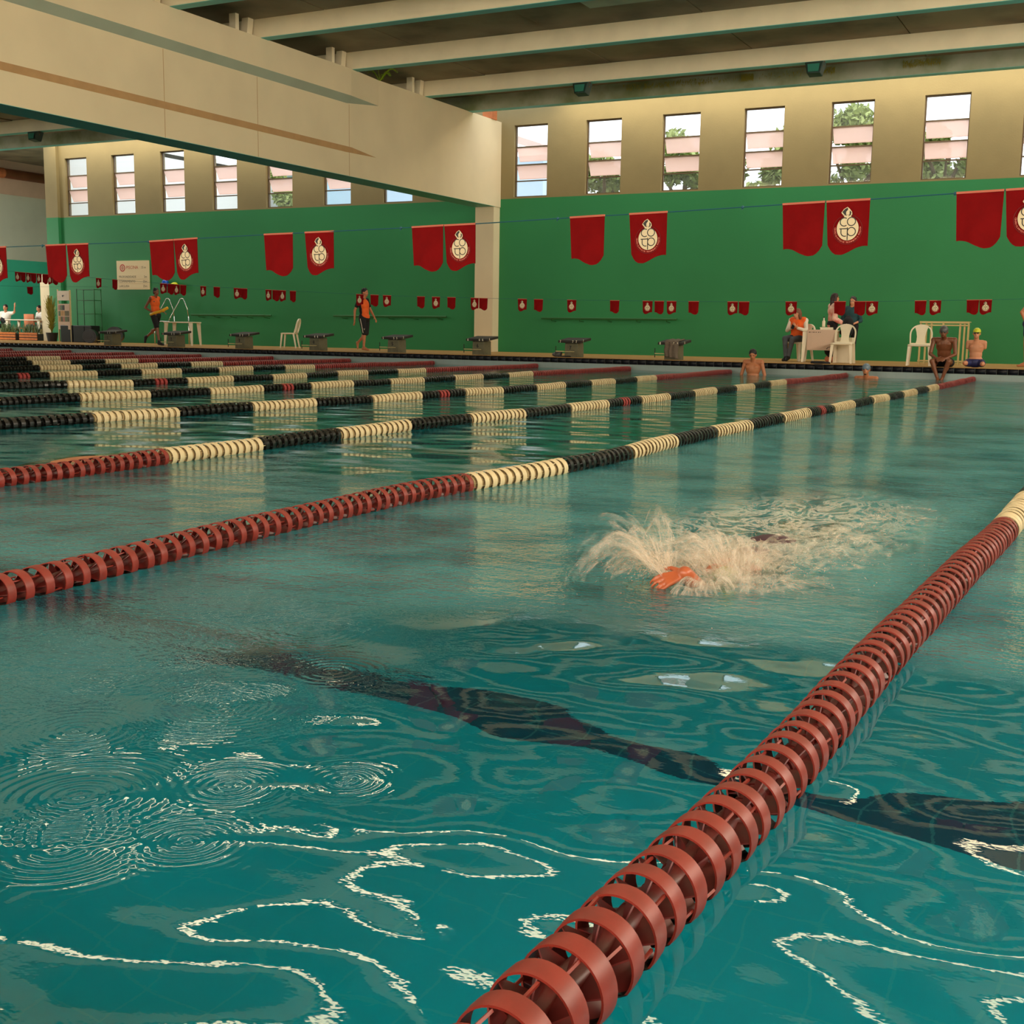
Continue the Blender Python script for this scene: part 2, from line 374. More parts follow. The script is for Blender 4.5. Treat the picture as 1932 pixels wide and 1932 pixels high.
# thicker upper band with sloping underside, tapering out
d = .14; y0, y1, y2 = -6, 23.0, 24.3
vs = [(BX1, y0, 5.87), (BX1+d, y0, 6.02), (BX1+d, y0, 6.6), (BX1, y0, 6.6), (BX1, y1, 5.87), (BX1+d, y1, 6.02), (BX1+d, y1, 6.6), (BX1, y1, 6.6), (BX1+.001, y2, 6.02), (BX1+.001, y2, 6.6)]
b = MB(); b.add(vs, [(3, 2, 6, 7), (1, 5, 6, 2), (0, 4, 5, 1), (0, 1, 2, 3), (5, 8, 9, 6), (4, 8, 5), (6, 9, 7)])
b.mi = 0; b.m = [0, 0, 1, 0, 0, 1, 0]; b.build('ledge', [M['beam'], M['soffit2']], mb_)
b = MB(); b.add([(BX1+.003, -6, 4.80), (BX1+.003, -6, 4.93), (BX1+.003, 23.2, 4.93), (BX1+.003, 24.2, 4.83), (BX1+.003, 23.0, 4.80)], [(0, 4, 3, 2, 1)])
b.build('stripe', M['stripe'], mb_)['label'] = 'tan stripe'  # flat tan stripe along the beam side, tapering at its far end
for y in (17.25, 23.1, 19.9): b = MB(); b.box(BX1, BX1+.002, y, y+.012, 4.29, 5.86); b.build('joint_line', M['stripe'], mb_)
b = MB(); b.box(BX0+.06, BX1-.02, YW-.36, YW, ZD, 4.29); struct(b.build('column', M['beam']))
b = MB(); b.box(-35.21, -34.72, 30.7, 31.0, ZD, 2.6); struct(b.build('annex_post', M['beam']))
b = MB(); b.box(-16.6, -16.3, 29.8, 30.1, 6.6, 6.86); tag(bevel(b.build('brick_block', M['brick'])), 'small orange brick block on the main beam end', 'block')
# pipe on the left wall
p = MB(); p.tube([(-40.82, 18, 6.78), (-40.82, 42, 6.78)], .19, 16); pipe = p.build('wall_pipe', M['pipe'], smooth=True); tag(pipe, 'thick rust brown pipe running along the far left wall', 'pipe')
p = MB(); p.tube([(-40.82, 33.2, 6.78), (-40.82, 34.0, 6.78)], .2, 16); p.build('pipe_collar', M['brick'], pipe)

# ceiling flood lamps and their wiring
def flood(x, y, label, rz=0):
    e = empty('flood_lamp', (x, y, 6.6), rz, label, 'lamp', 'flood lamps under the roof')
    b = MB(); b.add([(-.2, -.14, -.02), (.2, -.14, -.02), (.2, .14, -.02), (-.2, .14, -.02), (-.14, -.17, -.26), (.14, -.17, -.26), (.14, .08, -.30), (-.14, .08, -.30)], [(0, 3, 2, 1), (4, 5, 6, 7), (0, 1, 5, 4), (1, 2, 6, 5), (2, 3, 7, 6), (3, 0, 4, 7)])
    bevel(b.build('housing', M['lamp'], e), .015)
    b = MB(); b.add([(-.13, -.175, -.07), (.13, -.175, -.07), (.11, -.19, -.23), (-.11, -.19, -.23)], [(0, 3, 2, 1)]); b.build('lamp_glass', M['lampglass'], e)
    b = MB(); b.bar((-.17, -.02, 0.01), (-.17, -.02, -.12), .03, .02); b.bar((.17, -.02, 0.01), (.17, -.02, -.12), .03, .02); b.bar((-.2, -.02, -.005), (.2, -.02, -.005), .05, .03); b.build('bracket', M['rust'], e)
flood(-12.05, 26.42, 'dark green flood lamp under the joist above the second and third right-hand windows')
flood(-6.62, 26.42, 'dark green flood lamp nearest the right edge of the photo')
flood(-30.2, 26.42, 'dark green flood lamp in the left bay behind the beam')
# moss tufts on last joist
b = MB()
for i in range(900):
    x = random.choice([random.uniform(-11.9, -9.6), random.uniform(-8.9, -8.6), random.uniform(-7.2, -6.7), random.uniform(-5.2, -4.4), random.uniform(-11.9, -7.2)])
    z = random.uniform(6.8, 6.93); l = random.uniform(.03, .1); b.add([(x-.008, 28.53, z), (x+.008, 28.53, z), (x+random.uniform(-.02, .02), 28.52, z-l)], [(0, 1, 2)])
tag(b.build('moss', M['yleaf']), 'yellow green moss hanging off the last roof joist', 'moss', kind='stuff')
# fern on the beam
e = empty('fern', (-16.4, 24.45, 6.6), 0, 'bright green fern growing on top of the main beam', 'plant')
for i in range(11):
    a = random.uniform(-PI, PI); L_ = random.uniform(.28, .42); b = MB(); pts = []
    for t in np.linspace(0, 1, 9): pts.append(Vector((math.cos(a)*L_*t, math.sin(a)*L_*t, .30*math.sin(t*2.2)*L_/.4)))
    b.tube(pts, .004, 4)
    for j, p in enumerate(pts[1:]):
        for sgn in (-1, 1):
            n = Vector((-math.sin(a), math.cos(a), -.2))*sgn*.075*(1-j/10); b.add([p, p+n+Vector((math.cos(a), math.sin(a), 0))*.03, p+Vector((math.cos(a), math.sin(a), 0))*.03], [(0, 1, 2)])
    b.build('frond', M['fern'], e)

# unseen strip lamps added under the nearer joists for bright lines in the water
def strip(x, y, L_, label):
    e = empty('added_strip_lamp', (x, y, 6.56), 0, label, 'lamp', 'added ceiling strip lamps')
    b = MB(); b.box(-L_/2, L_/2, -.09, .09, -.03, .03); b.build('lamp_tray', M['lamp'], e)
    b = MB(); b.tube([(-L_/2+.03, 0, -.06), (L_/2-.03, 0, -.06)], .045, 6); b.build('lamp_tube', M['tube'], e)
M['tube'] = mat('lit_tube', (1, .85, .62), .5, emit=((1, .80, .52), 13))
for y in (14.63, 11.83, 9.03, 6.23):
    for i in range(6):
        strip(-12.5+3.6*i, y, 3.35, 'added ceiling strip lamp out of view, %s in the row %s' % (['beside the beam', 'second from the beam', 'third from the beam', 'fourth from the beam', 'fifth from the beam', 'farthest from the beam'][i], {14.63: 'farthest from the camera', 11.83: 'second farthest from the camera', 9.03: 'second nearest the camera', 6.23: 'nearest the camera'}[y]))

# ------------------------------------------------------------------ water
DROPS = [(-2.35, 2.28, .9, .05), (-1.75, 1.98, .55, .03), (-2.13, 2.02, .3, .035), (-1.70, 2.32, .35, .04), (-1.62, 1.45, .55, .04), (-1.48, 1.28, .4, .035), (-1.32, 1.40, .3, .03), (-1.42, 1.62, .3, .03), (-2.0, 2.6, .5, .04), (-1.25, 1.75, .25, .03), (-1.9, 1.7, .4, .035)]
def smooth_(x, a, b): t = np.clip((x-a)/(b-a), 0, 1); return t*t*(3-2*t)
def axis_lines(lo, hi, f0, f1, fine, coarse):
    return np.concatenate([np.arange(lo, f0, coarse), np.arange(f0, f1, fine), np.linspace(f1, hi, int((hi-f1)/coarse)+2)])
GX = axis_lines(XN, XP, -3.0, -.95, .0065, .16); GY = axis_lines(YN, YF-.014, 1.15, 3.1, .0065, .16)
XX, YY = np.meshgrid(GX, GY)
def vnoise(sc, seed, n=64):
    """smooth value noise on the water grid"""
    r = np.random.RandomState(seed); T = r.rand(n, n); u = (XX*sc) % n; w = (YY*sc) % n; i = u.astype(int); j = w.astype(int); fu = u-i; fw = w-j; fu = fu*fu*(3-2*fu); fw = fw*fw*(3-2*fw); i2 = (i+1) % n; j2 = (j+1) % n
    return (T[j, i]*(1-fu)+T[j, i2]*fu)*(1-fw)+(T[j2, i]*(1-fu)+T[j2, i2]*fu)*fw
wig = (vnoise(.8, 3)-.5)*2.2+(vnoise(2.1, 4)-.5)*.9
Yw = YY+wig
lane = smooth_(XX, -3.1, -2.9)
chop = smooth_(Yw, 2.7, 3.9)*(1-.62*smooth_(Yw, 9, 14))*lane
chop += smooth_(-XX, 3.15, 3.3)*smooth_(XX, -5.9, -5.6)*(1-smooth_(Yw, 4.2, 6.0))*.45
chop += smooth_(-XX, 3.1, 3.4)*.13+smooth_(YY, 9, 13)*.12
chop += smooth_(-(XX+.3*wig), 1.62, 2.25)*(1-smooth_(YY, 3.0, 4.2))*.30
chop = np.clip(chop*(.72+.5*vnoise(1.6, 9))+.010, 0, 1)
zone = 1-smooth_(np.hypot((XX-(-1.35+.02*(YY-4.2)))/.62, (YY-5.2)/1.5), .25, 1.15)
ZZ = np.zeros_like(XX)
for (x, y, r_, wl) in DROPS:
    q = np.hypot(XX-x, YY-y); ZZ += np.sin(q*2*PI/(wl*.62))*(1-smooth_(q, r_*.12, r_*.6))*.0004
def water_mat():
    m = bpy.data.materials.new('pool_water'); m.use_nodes = True; nt = m.node_tree; nt.nodes.clear(); N = nt.nodes; L = nt.links
    def mt(op, a, b=None, c=None):
        n = N.new('ShaderNodeMath'); n.operation = op
        for i, x in enumerate((a, b, c)):
            if x is None: continue
            if isinstance(x, (int, float)): n.inputs[i].default_value = x
            else: L.new(x, n.inputs[i])
        return n.outputs[0]
    def sm(x, a, b, lo=0., hi=1.):
        n = N.new('ShaderNodeMapRange'); n.interpolation_type = 'SMOOTHSTEP'; n.inputs[1].default_value = a; n.inputs[2].default_value = b; n.inputs[3].default_value = lo; n.inputs[4].default_value = hi
        L.new(x, n.inputs[0]); return n.outputs[0]
    tc = N.new('ShaderNodeTexCoord'); P = tc.outputs['Object']
    def attr(nm): a = N.new('ShaderNodeAttribute'); a.attribute_name = nm; return a.outputs['Fac']
    chop, zone = attr('chop'), attr('foam_zone')
    def noi(scale, det=2., sx=1., sy=1., dist=0., rough=.5, off=0.):
        mp = N.new('ShaderNodeMapping'); mp.inputs['Scale'].default_value = (sx, sy, 1); mp.inputs['Location'].default_value = (off, off*.7, off*.3); L.new(P, mp.inputs[0])
        n = N.new('ShaderNodeTexNoise'); n.inputs['Scale'].default_value = scale; n.inputs['Detail'].default_value = det; n.inputs['Distortion'].default_value = dist; n.inputs['Roughness'].default_value = rough
        L.new(mp.outputs[0], n.inputs['Vector']); return n.outputs[0]
    h = mt('MULTIPLY', noi(1.7, 1, 1, 1.3, .0), .040)
    h = mt('ADD', h, mt('MULTIPLY', noi(4.0, 1, 1, 1.25, 0, off=3), mt('ADD', .0034, mt('MULTIPLY', chop, .006))))
    h = mt('ADD', h, mt('MULTIPLY', noi(12, 1, 1, 1.2, 0, off=7), mt('ADD', .00009, mt('MULTIPLY', chop, .0105))))
    h = mt('ADD', h, mt('MULTIPLY', noi(36, 2, 1, 1.2, 0, .7, off=11), mt('MULTIPLY', chop, .0085)))
    bp = N.new('ShaderNodeBump'); bp.inputs['Strength'].default_value = 1; bp.inputs['Distance'].default_value = 1; L.new(h, bp.inputs['Height'])
    nor = bp.outputs[0]
    gl = N.new('ShaderNodeBsdfGlossy'); gl.inputs[0].default_value = (.93, 1, .97, 1); gl.inputs['Roughness'].default_value = .02; L.new(nor, gl.inputs['Normal'])
    rf = N.new('ShaderNodeBsdfRefraction'); rf.inputs[0].default_value = (.22, .93, .97, 1); rf.inputs['IOR'].default_value = 1.33; rf.inputs['Roughness'].default_value = 0; L.new(nor, rf.inputs['Normal'])
    fr = N.new('ShaderNodeFresnel'); fr.inputs[0].default_value = 1.33; L.new(nor, fr.inputs['Normal'])
    m1 = N.new('ShaderNodeMixShader'); L.new(fr.outputs[0], m1.inputs[0]); L.new(rf.outputs[0], m1.inputs[1]); L.new(gl.outputs[0], m1.inputs[2])
    # pale teal diffuse layer mixed into the choppy water, and white foam lace
    pale_layer = N.new('ShaderNodeBsdfDiffuse'); pale_layer.inputs[0].default_value = (.20, .52, .52, 1)
    af = mt('MULTIPLY', mt('MULTIPLY', chop, sm(noi(1.7, 3, 1, 1, 0, .65, off=21), .30, .62)), .24)
    m2 = N.new('ShaderNodeMixShader'); L.new(af, m2.inputs[0]); L.new(m1.outputs[0], m2.inputs[1]); L.new(pale_layer.outputs[0], m2.inputs[2])
    foam = N.new('ShaderNodeBsdfDiffuse'); foam.inputs[0].default_value = (.80, .78, .66, 1)
    lace = sm(mt('ABSOLUTE', mt('SUBTRACT', noi(5.5, 6, 1.0, .55, 1.6, .68, off=31), .5)), .0, .085, 1, 0)
    ff = mt('MULTIPLY', mt('MULTIPLY', zone, lace), .50)
    m3 = N.new('ShaderNodeMixShader'); L.new(ff, m3.inputs[0]); L.new(m2.outputs[0], m3.inputs[1]); L.new(foam.outputs[0], m3.inputs[2])
    out = N.new('ShaderNodeOutputMaterial'); L.new(m3.outputs[0], out.inputs[0]); return m
M['water'] = water_mat()
ny_, nx_ = XX.shape; idx = np.arange(nx_*ny_).reshape(ny_, nx_)
quads = np.stack([idx[:-1, :-1], idx[:-1, 1:], idx[1:, 1:], idx[1:, :-1]], -1).reshape(-1, 4)
me = bpy.data.meshes.new('water'); me.vertices.add(nx_*ny_); me.vertices.foreach_set('co', np.stack([XX, YY, ZZ], -1).ravel())
me.loops.add(quads.size); me.loops.foreach_set('vertex_index', quads.ravel()); me.polygons.add(len(quads)); me.polygons.foreach_set('loop_start', np.arange(len(quads))*4); me.polygons.foreach_set('loop_total', np.full(len(quads), 4))
me.update(calc_edges=True); me.polygons.foreach_set('use_smooth', [True]*len(quads))
for nm, arr in (('chop', chop), ('foam_zone', zone)): a_ = me.attributes.new(nm, 'FLOAT', 'POINT'); a_.data.foreach_set('value', arr.ravel().astype(np.float32))
me.materials.append(M['water']); wtr = link('water', me); tag(wtr, 'rippling teal pool water surface filling the basin', 'water', kind='stuff')

# ------------------------------------------------------------------ lane ropes
def float_mesh(name, mats, fine=True, w=.018, hub=.024, vmi=1):
    """One lane float: broad outer band, thin twisted vanes, hub tube. Axis = Y, length .0769, radius .06."""
    b = MB(); seg = 40 if fine else 14; R0, R1 = .060, .0568
    vs = []
    for k in range(seg):
        a = 2*PI*k/seg; c, s_ = math.cos(a), math.sin(a)
        for (r, y) in ((R0, -w), (R0+.0008, 0), (R0, w), (R1, w), (R1, -w)): vs.append((c*r, y, s_*r))
    fs = []
    for k in range(seg):
        k2 = (k+1) % seg
        for j in range(5): j2 = (j+1) % 5; fs.append((k*5+j, k*5+j2, k2*5+j2, k2*5+j))
    b.add(vs, fs, 0)
    nv = 6 if fine else 4
    for i in range(nv):
        a = 2*PI*i/nv; tw = .42
        P = []
        for (r, y, da) in ((.016, -.034, -tw), (.057, -.016, -tw*.4), (.057, .016, tw*.4), (.016, .034, tw)):
            P.append((math.cos(a+da)*r, y, math.sin(a+da)*r))
        n = Vector((-math.sin(a), 0, math.cos(a)))*.0012
        vs = [Vector(p)+n for p in P]+[Vector(p)-n for p in P]
        b.add(vs, [(0, 1, 2, 3), (7, 6, 5, 4), (0, 4, 5, 1), (1, 5, 6, 2), (2, 6, 7, 3), (3, 7, 4, 0)], vmi)
    b.tube([(0, -.037, 0), (0, .037, 0)], hub, 16 if fine else 10, 1)
    if fine:
        for a in (.5, 2.6, 4.6):   # short bridging pegs to the next band
            b.bar((math.cos(a)*.054, .015, math.sin(a)*.054), (math.cos(a)*.054, .058, math.sin(a)*.054), .004, .004, 0)
    me = bpy.data.meshes.new(name); me.from_pydata([tuple(v) for v in b.v], [], b.f)
    for m_ in mats: me.materials.append(m_)
    me.polygons.foreach_set('material_index', b.m)
    if fine: me.polygons.foreach_set('use_smooth', [True]*len(b.f)); me.set_sharp_from_angle(angle=math.radians(38))
    return me
FM = {'r': float_mesh('float_red', (M['disc_red'], M['hub'])), 'w': float_mesh('float_cream', (M['disc_cream'], M['disc_cream_in']), True, .025, .045), 'k': float_mesh('float_black', (M['disc_black'], M['disc_black']), True, .022, .040), 'm': None}
FL = {'r': float_mesh('float_red_far', (M['disc_red2'], M['hub']), False, .026, .047), 'w': float_mesh('float_cream_far', (M['disc_cream'], M['disc_cream_in']), False, .028, .050), 'k': float_mesh('float_black_far', (M['disc_black'], M['disc_black']), False, .024, .045)}
def np_mesh(me):
    v = np.empty(len(me.vertices)*3); me.vertices.foreach_get('co', v); v = v.reshape(-1, 3)
    return v, [tuple(p.vertices) for p in me.polygons], [p.material_index for p in me.polygons]
NPF = {k: np_mesh(v) for k, v in FL.items()}
PATHS = {1: [(.45, -.60), (1.18, -.574), (1.5, -.553), (1.92, -.539), (2.7, -.532), (3.8, -.503), (5.5, -.449), (12, -.40), (20, -.45), (25.4, -.58)],
 0: [(.45, -3.0), (2.4, -3.01), (3.15, -3.07), (4.35, -3.14), (5.56, -3.12), (6.3, -3.03), (7.3, -3.0), (8.25, -3.05), (9.5, -3.08), (14, -3.0), (18.9, -2.91), (23.5, -2.87), (25.4, -2.9)],
 -1: [(.45, -5.3), (4.2, -5.2), (5.1, -5.22), (6.2, -5.33), (7.25, -5.41), (9.2, -5.40), (10.8, -5.33), (12.8, -5.30), (14.7, -5.31), (20, -5.4), (24, -5.33), (25.4, -5.4)],
 -2: [(.45, -8.1), (6.5, -8.04), (9.2, -7.93), (12.9, -7.76), (15.2, -7.70), (20, -7.76), (25.4, -7.9)],
 -3: [(.45, -10.5), (8.5, -10.41), (10.1, -10.28), (14, -10.2), (20, -10.27), (25.4, -10.25)],
 -4: [(.45, -13.1), (10.7, -13.0), (11.8, -12.6), (13.6, -12.45), (15, -12.46), (18, -12.7), (25.4, -12.6)]}
names = {1: 'nearest lane rope, rising from the bottom edge in big red floats to the right', 0: 'lane rope just beyond the swimmer, red floats up from the left edge', -1: 'third lane rope from the camera, red then cream and black', -2: 'fourth lane rope from the camera, black and cream at the left edge',
 -3: 'fifth lane rope, meeting the far wall beneath the block numbered 7', -4: 'sixth lane rope, ending at the far wall right of the column', -5: 'seventh lane rope, ending at the far wall left of the column', -6: 'eighth lane rope, ending below the man walking in orange and black', -7: 'ninth lane rope, fourth from the farthest', -8: 'tenth lane rope, third from the farthest', -9: 'second farthest lane rope, low behind the others', -10: 'farthest lane rope, mostly red in view', }
PITCH = 1/13
def ropecol(y):
    s_ = YF-y     # distance from the far wall
    if s_ < 5 or s_ > 20: return 'r'
    seg = int(s_-5)
    if abs(s_-12.5) < .085: return 'r'
    return 'w' if seg % 2 == 0 else 'k'
FAR_LIMIT = {1: 12, 0: 12.5, -1: 11, -2: 10, -3: 9.6, -4: 9, -5: 0}
for n in range(1, -12, -1):
    pth = PATHS.get(n, [(.45, -3.08+2.5*n+.1), (12, -3.08+2.5*n+.25), (25.4, -3.08+2.5*n+.12)])
    py = [p[0] for p in pth]; px = [p[1] for p in pth]
    yy = np.linspace(.45, 25.4, 500); xx = np.interp(yy, py, px); ker = np.ones(21)/21; xs2 = np.convolve(np.pad(xx, 10, 'edge'), ker, 'valid')
    fx = lambda y: float(np.interp(y, yy, xs2))
    rope = empty('lane_rope', (0, 0, .03), 0, names.get(n, 'lane rope hidden along the farthest lane'), 'lane rope', 'lane ropes across the pool')
    zf = lambda y: .004*math.sin(y*1.7+n)+.003*math.sin(y*4.1+2*n)
    c = MB(); pts = [(fx(y), y, zf(y)) for y in np.linspace(YN+.02, YF-.03, 60)]; c.tube(pts, .006, 6); c.build('steel_cable', M['cable'], rope)
    lim = FAR_LIMIT.get(n, 0); acc = {}
    y = YN+.12; cnt = 0; rot = 0
    while y < YF-.08:
        k = ropecol(y); x = fx(y); slope = (fx(y+.05)-fx(y-.05))/.1
        rot = random.uniform(0, 2*PI); tilt = random.uniform(-.05, .05); yawt = random.uniform(-.06, .06)
        ry = Matrix.Rotation(-math.atan(slope)+yawt+(.10 if n < 1 else 0), 4, 'Z') @ Matrix.Rotation(tilt, 4, 'X') @ Matrix.Rotation(rot, 4, 'Y')
        T = Matrix.Translation((x+random.uniform(-.0015, .0015), y+random.uniform(-.004, .004), zf(y))) @ ry
        seen = y < lim and y > {1: .6, 0: 1.7, -1: 3.4, -2: 5.6, -3: 7.6, -4: 8.6}.get(n, 0)
        if seen:
            o = link('float', FM[k], rope); o.matrix_basis = T
            if k != 'r' or n < 1: pass
        elif y > lim or lim == 0 or True:
            kk = (k, int((YF-y))); acc.setdefault(kk, []).append(np.array(T))
        y += PITCH; cnt += 1
    for (k, sidx), Ts in acc.items():
        if n <= -2 and YF-sidx < 4.5+abs(n)*1.2: continue       # nothing of it is in the frame
        v, f, mi = NPF[k]; V = []; Fs = []; MI = []
        for T in Ts:
            V.append(v @ T[:3, :3].T+T[:3, 3]); o_ = len(V)-1; Fs += [tuple(i+o_*len(v) for i in q) for q in f]; MI += mi
        me = bpy.data.meshes.new('float_run'); me.from_pydata(np.concatenate(V).tolist(), [], Fs)
        for m_ in FL[k].materials: me.materials.append(m_)
        me.polygons.foreach_set('material_index', MI); o = link('float_run', me, rope); o['kind'] = 'stuff'

# ------------------------------------------------------------------ pennants on their lines
M['flag'] = mat('red_flag_cloth', lin(122, 12, 14), .95, .2, 9, spec=.1, bump=.4, bscale=14)
M['hem'] = mat('pale_flag_hem', lin(190, 100, 78), .8)
def flag_mesh(mirror):
    b = MB(); w, H = .19, .235; n = 14; m = 8
    tk = [0, .1, .25, .45, .62, .78, .9, 1]; zk = [.845, .835, .862, .945, .995, .985, .93, .80]
    for side in (0, 1):
        vs = []
        for i in range(n+1):
            t = i/n; zb = float(np.interp(t, tk, zk))*H
            for j in range(m+1):
                s_ = j/m; x = w*(t+(.0 if t < .5 else -.045*s_*(t-.5)*2)+(.03*s_ if t < .5 else 0)*(1-2*t))
                yb = .006*math.sin(t*7+1)*s_+.003*math.sin(t*13)*s_
                vs.append(((w-x) if mirror else x, yb+(.0012 if side else -.0012), -zb*s_-.004*0))
        fs = []
        for i in range(n):
            for j in range(m):
                q = (i*(m+1)+j, i*(m+1)+j+1, (i+1)*(m+1)+j+1, (i+1)*(m+1)+j)
                fs.append(q if (side == 0) != mirror else q[::-1])
        b.add(vs, fs, 0)
    me = bpy.data.meshes.new('pennant'); me.from_pydata([tuple(v) for v in b.v], [], b.f); me.materials.append(M['flag'])
    me.polygons.foreach_set('use_smooth', [True]*len(b.f)); return me
def strip(b, pts, w, y, mi):
    """flat printed line in the XZ plane"""
    pts = [Vector((p[0], 0, p[1])) for p in pts]; vs = []
    for i, p in enumerate(pts):
        t = pts[min(i+1, len(pts)-1)]-pts[max(i-1, 0)]; t.normalize(); n = Vector((-t.z, 0, t.x))*w/2
        vs += [(p.x+n.x, y, p.z+n.z), (p.x-n.x, y, p.z-n.z)]
    b.add(vs, [(2*i, 2*i+1, 2*i+3, 2*i+2) for i in range(len(pts)-1)], mi)
def arc(cx, cz, r, a0, a1, n=24, rz=None): return [(cx+r*math.cos(math.radians(a0+(a1-a0)*i/n)), cz+(rz or r)*math.sin(math.radians(a0+(a1-a0)*i/n))) for i in range(n+1)]
def emblem_mesh():
    b = MB(); u = 2.774e-4; X = lambda px: (px-1225)*u; Z = lambda py: -(py-705)*u
    c = arc(0, .005, .0475, 0, 360, 40, .052); b.add([(p[0], 0, p[1]) for p in c[:-1]], [tuple(range(40))], 0)
    b.add([(X(1120), -.0001, Z(440)), (X(1160), -.0001, Z(385)), (X(1215), -.0001, Z(355)), (X(1250), -.0001, Z(385)), (X(1285), -.0001, Z(430)), (X(1292), -.0001, Z(470)), (X(1262), -.0001, Z(520)), (X(1180), -.0001, Z(520))], [(0, 1, 2, 3, 4, 5, 6, 7)], 0)
    b.add([(X(1135), -.0005, Z(430)), (X(1175), -.0005, Z(385)), (X(1218), -.0005, Z(365)), (X(1225), -.0005, Z(395)), (X(1195), -.0005, Z(430)), (X(1195), -.0005, Z(465)), (X(1205), -.0005, Z(497)), (X(1165), -.0005, Z(470))], [(0, 1, 2, 3, 4, 5, 6, 7)], 1)
    b.add([(X(1250), -.0005, Z(410)), (X(1278), -.0005, Z(440)), (X(1268), -.0005, Z(478)), (X(1232), -.0005, Z(505)), (X(1250), -.0005, Z(465))], [(0, 1, 2, 3, 4)], 1)
    r = 64*u; wd = 15*u; y = -.0006
    strip(b, arc(X(1170), Z(585), r, 55, 305), wd, y, 1)                     # c
    strip(b, arc(X(1282), Z(583), r, 0, 360), wd, y, 1)                      # o
    strip(b, [(X(1095), Z(690)), (X(1215), Z(690))], wd, y, 1)               # t bar
    strip(b, [(X(1122), Z(690))]+arc(X(1182), Z(748), 60*u, 180, 290), wd, y, 1)   # t
    strip(b, arc(X(1285), Z(740), r, 0, 360), wd, y, 1)                      # p bowl
    strip(b, [(X(1222), Z(672)), (X(1222), Z(868))], wd, y, 1)               # p stem
    strip(b, arc(0, 0, .0635, 0, 360, 48), .0016, -.0001, 2)
    # lettering round the lower rim
    t = 'CENTRO OLIMPICO DE TREINAMENTO E PESQUISA'
    for i, ch in enumerate(t):
        if ch == ' ': continue
        a = math.radians(172+(368-172)*i/(len(t)-1)); me = text_mesh(ch, .0098, M['ink'], ext=0)
        v, f, _ = np_mesh(me); ca, sa = math.cos(a+PI/2), math.sin(a+PI/2); cx, cz = .0555*math.cos(a), .0555*math.sin(a)
        b.add([(cx+p[0]*ca-p[1]*sa, -.0004, cz+p[0]*sa+p[1]*ca) for p in v], f, 3); bpy.data.meshes.remove(me)
    me = bpy.data.meshes.new('emblem'); me.from_pydata([tuple(v) for v in b.v], [], b.f)
    for k in ('print_cream', 'ink', 'darkred', 'lettering'): me.materials.append(M[k])
    me.polygons.foreach_set('material_index', b.m); return me
FPL, FEM, EMB = flag_mesh(False), flag_mesh(True), emblem_mesh()
hemb = MB(); hemb.box(0, .19, -.004, .004, -.004, .005); HEM = None
BIG = [(-6.683, -6.538, 1), (-6.18, -5.998, 0), (-5.993, -5.81, 1), (-5.302, -5.113, 0), (-5.109, -4.924, 1), (-4.436, -4.238, 0), (-4.15, -3.96, 1), (-3.451, -3.256, 0), (-3.253, -3.07, 1), (-2.535, -2.346, 0), (-2.222, -2.029, 1), (-1.481, -1.291, 0), (-1.285, -1.096, 1), (-0.741, -0.554, 0), (-0.548, -0.365, 1)]
BIGC = [(-7.2, 1.322), (-6.598, 1.324), (-6.218, 1.327), (-5.823, 1.33), (-5.297, 1.334), (-4.928, 1.344), (-4.436, 1.354), (-3.96, 1.361), (-3.447, 1.369), (-3.07, 1.377), (-2.532, 1.392), (-2.031, 1.403), (-1.481, 1.419), (-1.096, 1.428), (-0.741, 1.440), (-0.481, 1.447), (1.0, 1.52), (4.6, 1.75)]
KN = [-6.213, -5.314, -3.523, -2.604, -1.667, -0.747]
SMALL = [(-24.295, -24.094, 1), (-24.094, -23.912, 0), (-23.912, -23.749, 1), (-23.749, -23.551, 0), (-23.551, -23.39, 1), (-23.355, -23.177, 0), (-23.177, -23.018, 1), (-23.018, -22.824, 0), (-21.603, -21.418, 1), (-21.085, -20.919, 0), (-19.628, -19.423, 1), (-19.407, -19.22, 0), (-19.22, -19.049, 1), (-19.033, -18.863, 0), (-18.45, -18.283, 1), (-18.072, -17.892, 0), (-17.507, -17.317, 1), (-17.317, -17.127, 0), (-16.638, -16.467, 1), (-16.453, -16.269, 0), (-16.269, -16.086, 1), (-15.989, -15.822, 0), (-14.298, -14.115, 1), (-13.947, -13.753, 0), (-13.644, -13.446, 1), (-12.831, -12.646, 0), (-12.486, -12.303, 1), (-12.133, -11.941, 0), (-11.607, -11.43, 1), (-11.418, -11.231, 0), (-10.575, -10.383, 1), (-10.231, -10.041, 0), (-9.54, -9.356, 1), (-8.674, -8.49, 0), (-8.036, -7.847, 1), (-7.807, -7.625, 0), (-7.575, -7.395, 1), (-7.167, -6.975, 0), (-6.454, -6.268, 1), (-6.249, -6.061, 0), (-5.431, -5.235, 1), (-4.607, -4.414, 0), (-4.275, -4.09, 0), (-4.086, -3.889, 1), (-3.311, -3.129, 0), (-3.083, -2.901, 1), (-2.515, -2.329, 0), (-2.325, -2.137, 1)]
SMALLC = [(-33.2, 2.9), (-27.5, 2.3), (-25.593, 2.14), (-24.313, 2.08), (-23.106, 2.0), (-21.552, 1.91), (-21.052, 1.874), (-19.675, 1.785), (-18.863, 1.735), (-17.244, 1.66), (-15.822, 1.600), (-14.076, 1.53), (-13.459, 1.509), (-12.683, 1.488), (-11.243, 1.457), (-9.551, 1.430), (-7.868, 1.411), (-6.061, 1.402), (-3.906, 1.414), (-2.144, 1.443), (-1.681, 1.458), (0, 1.52), (4.6, 1.8)]
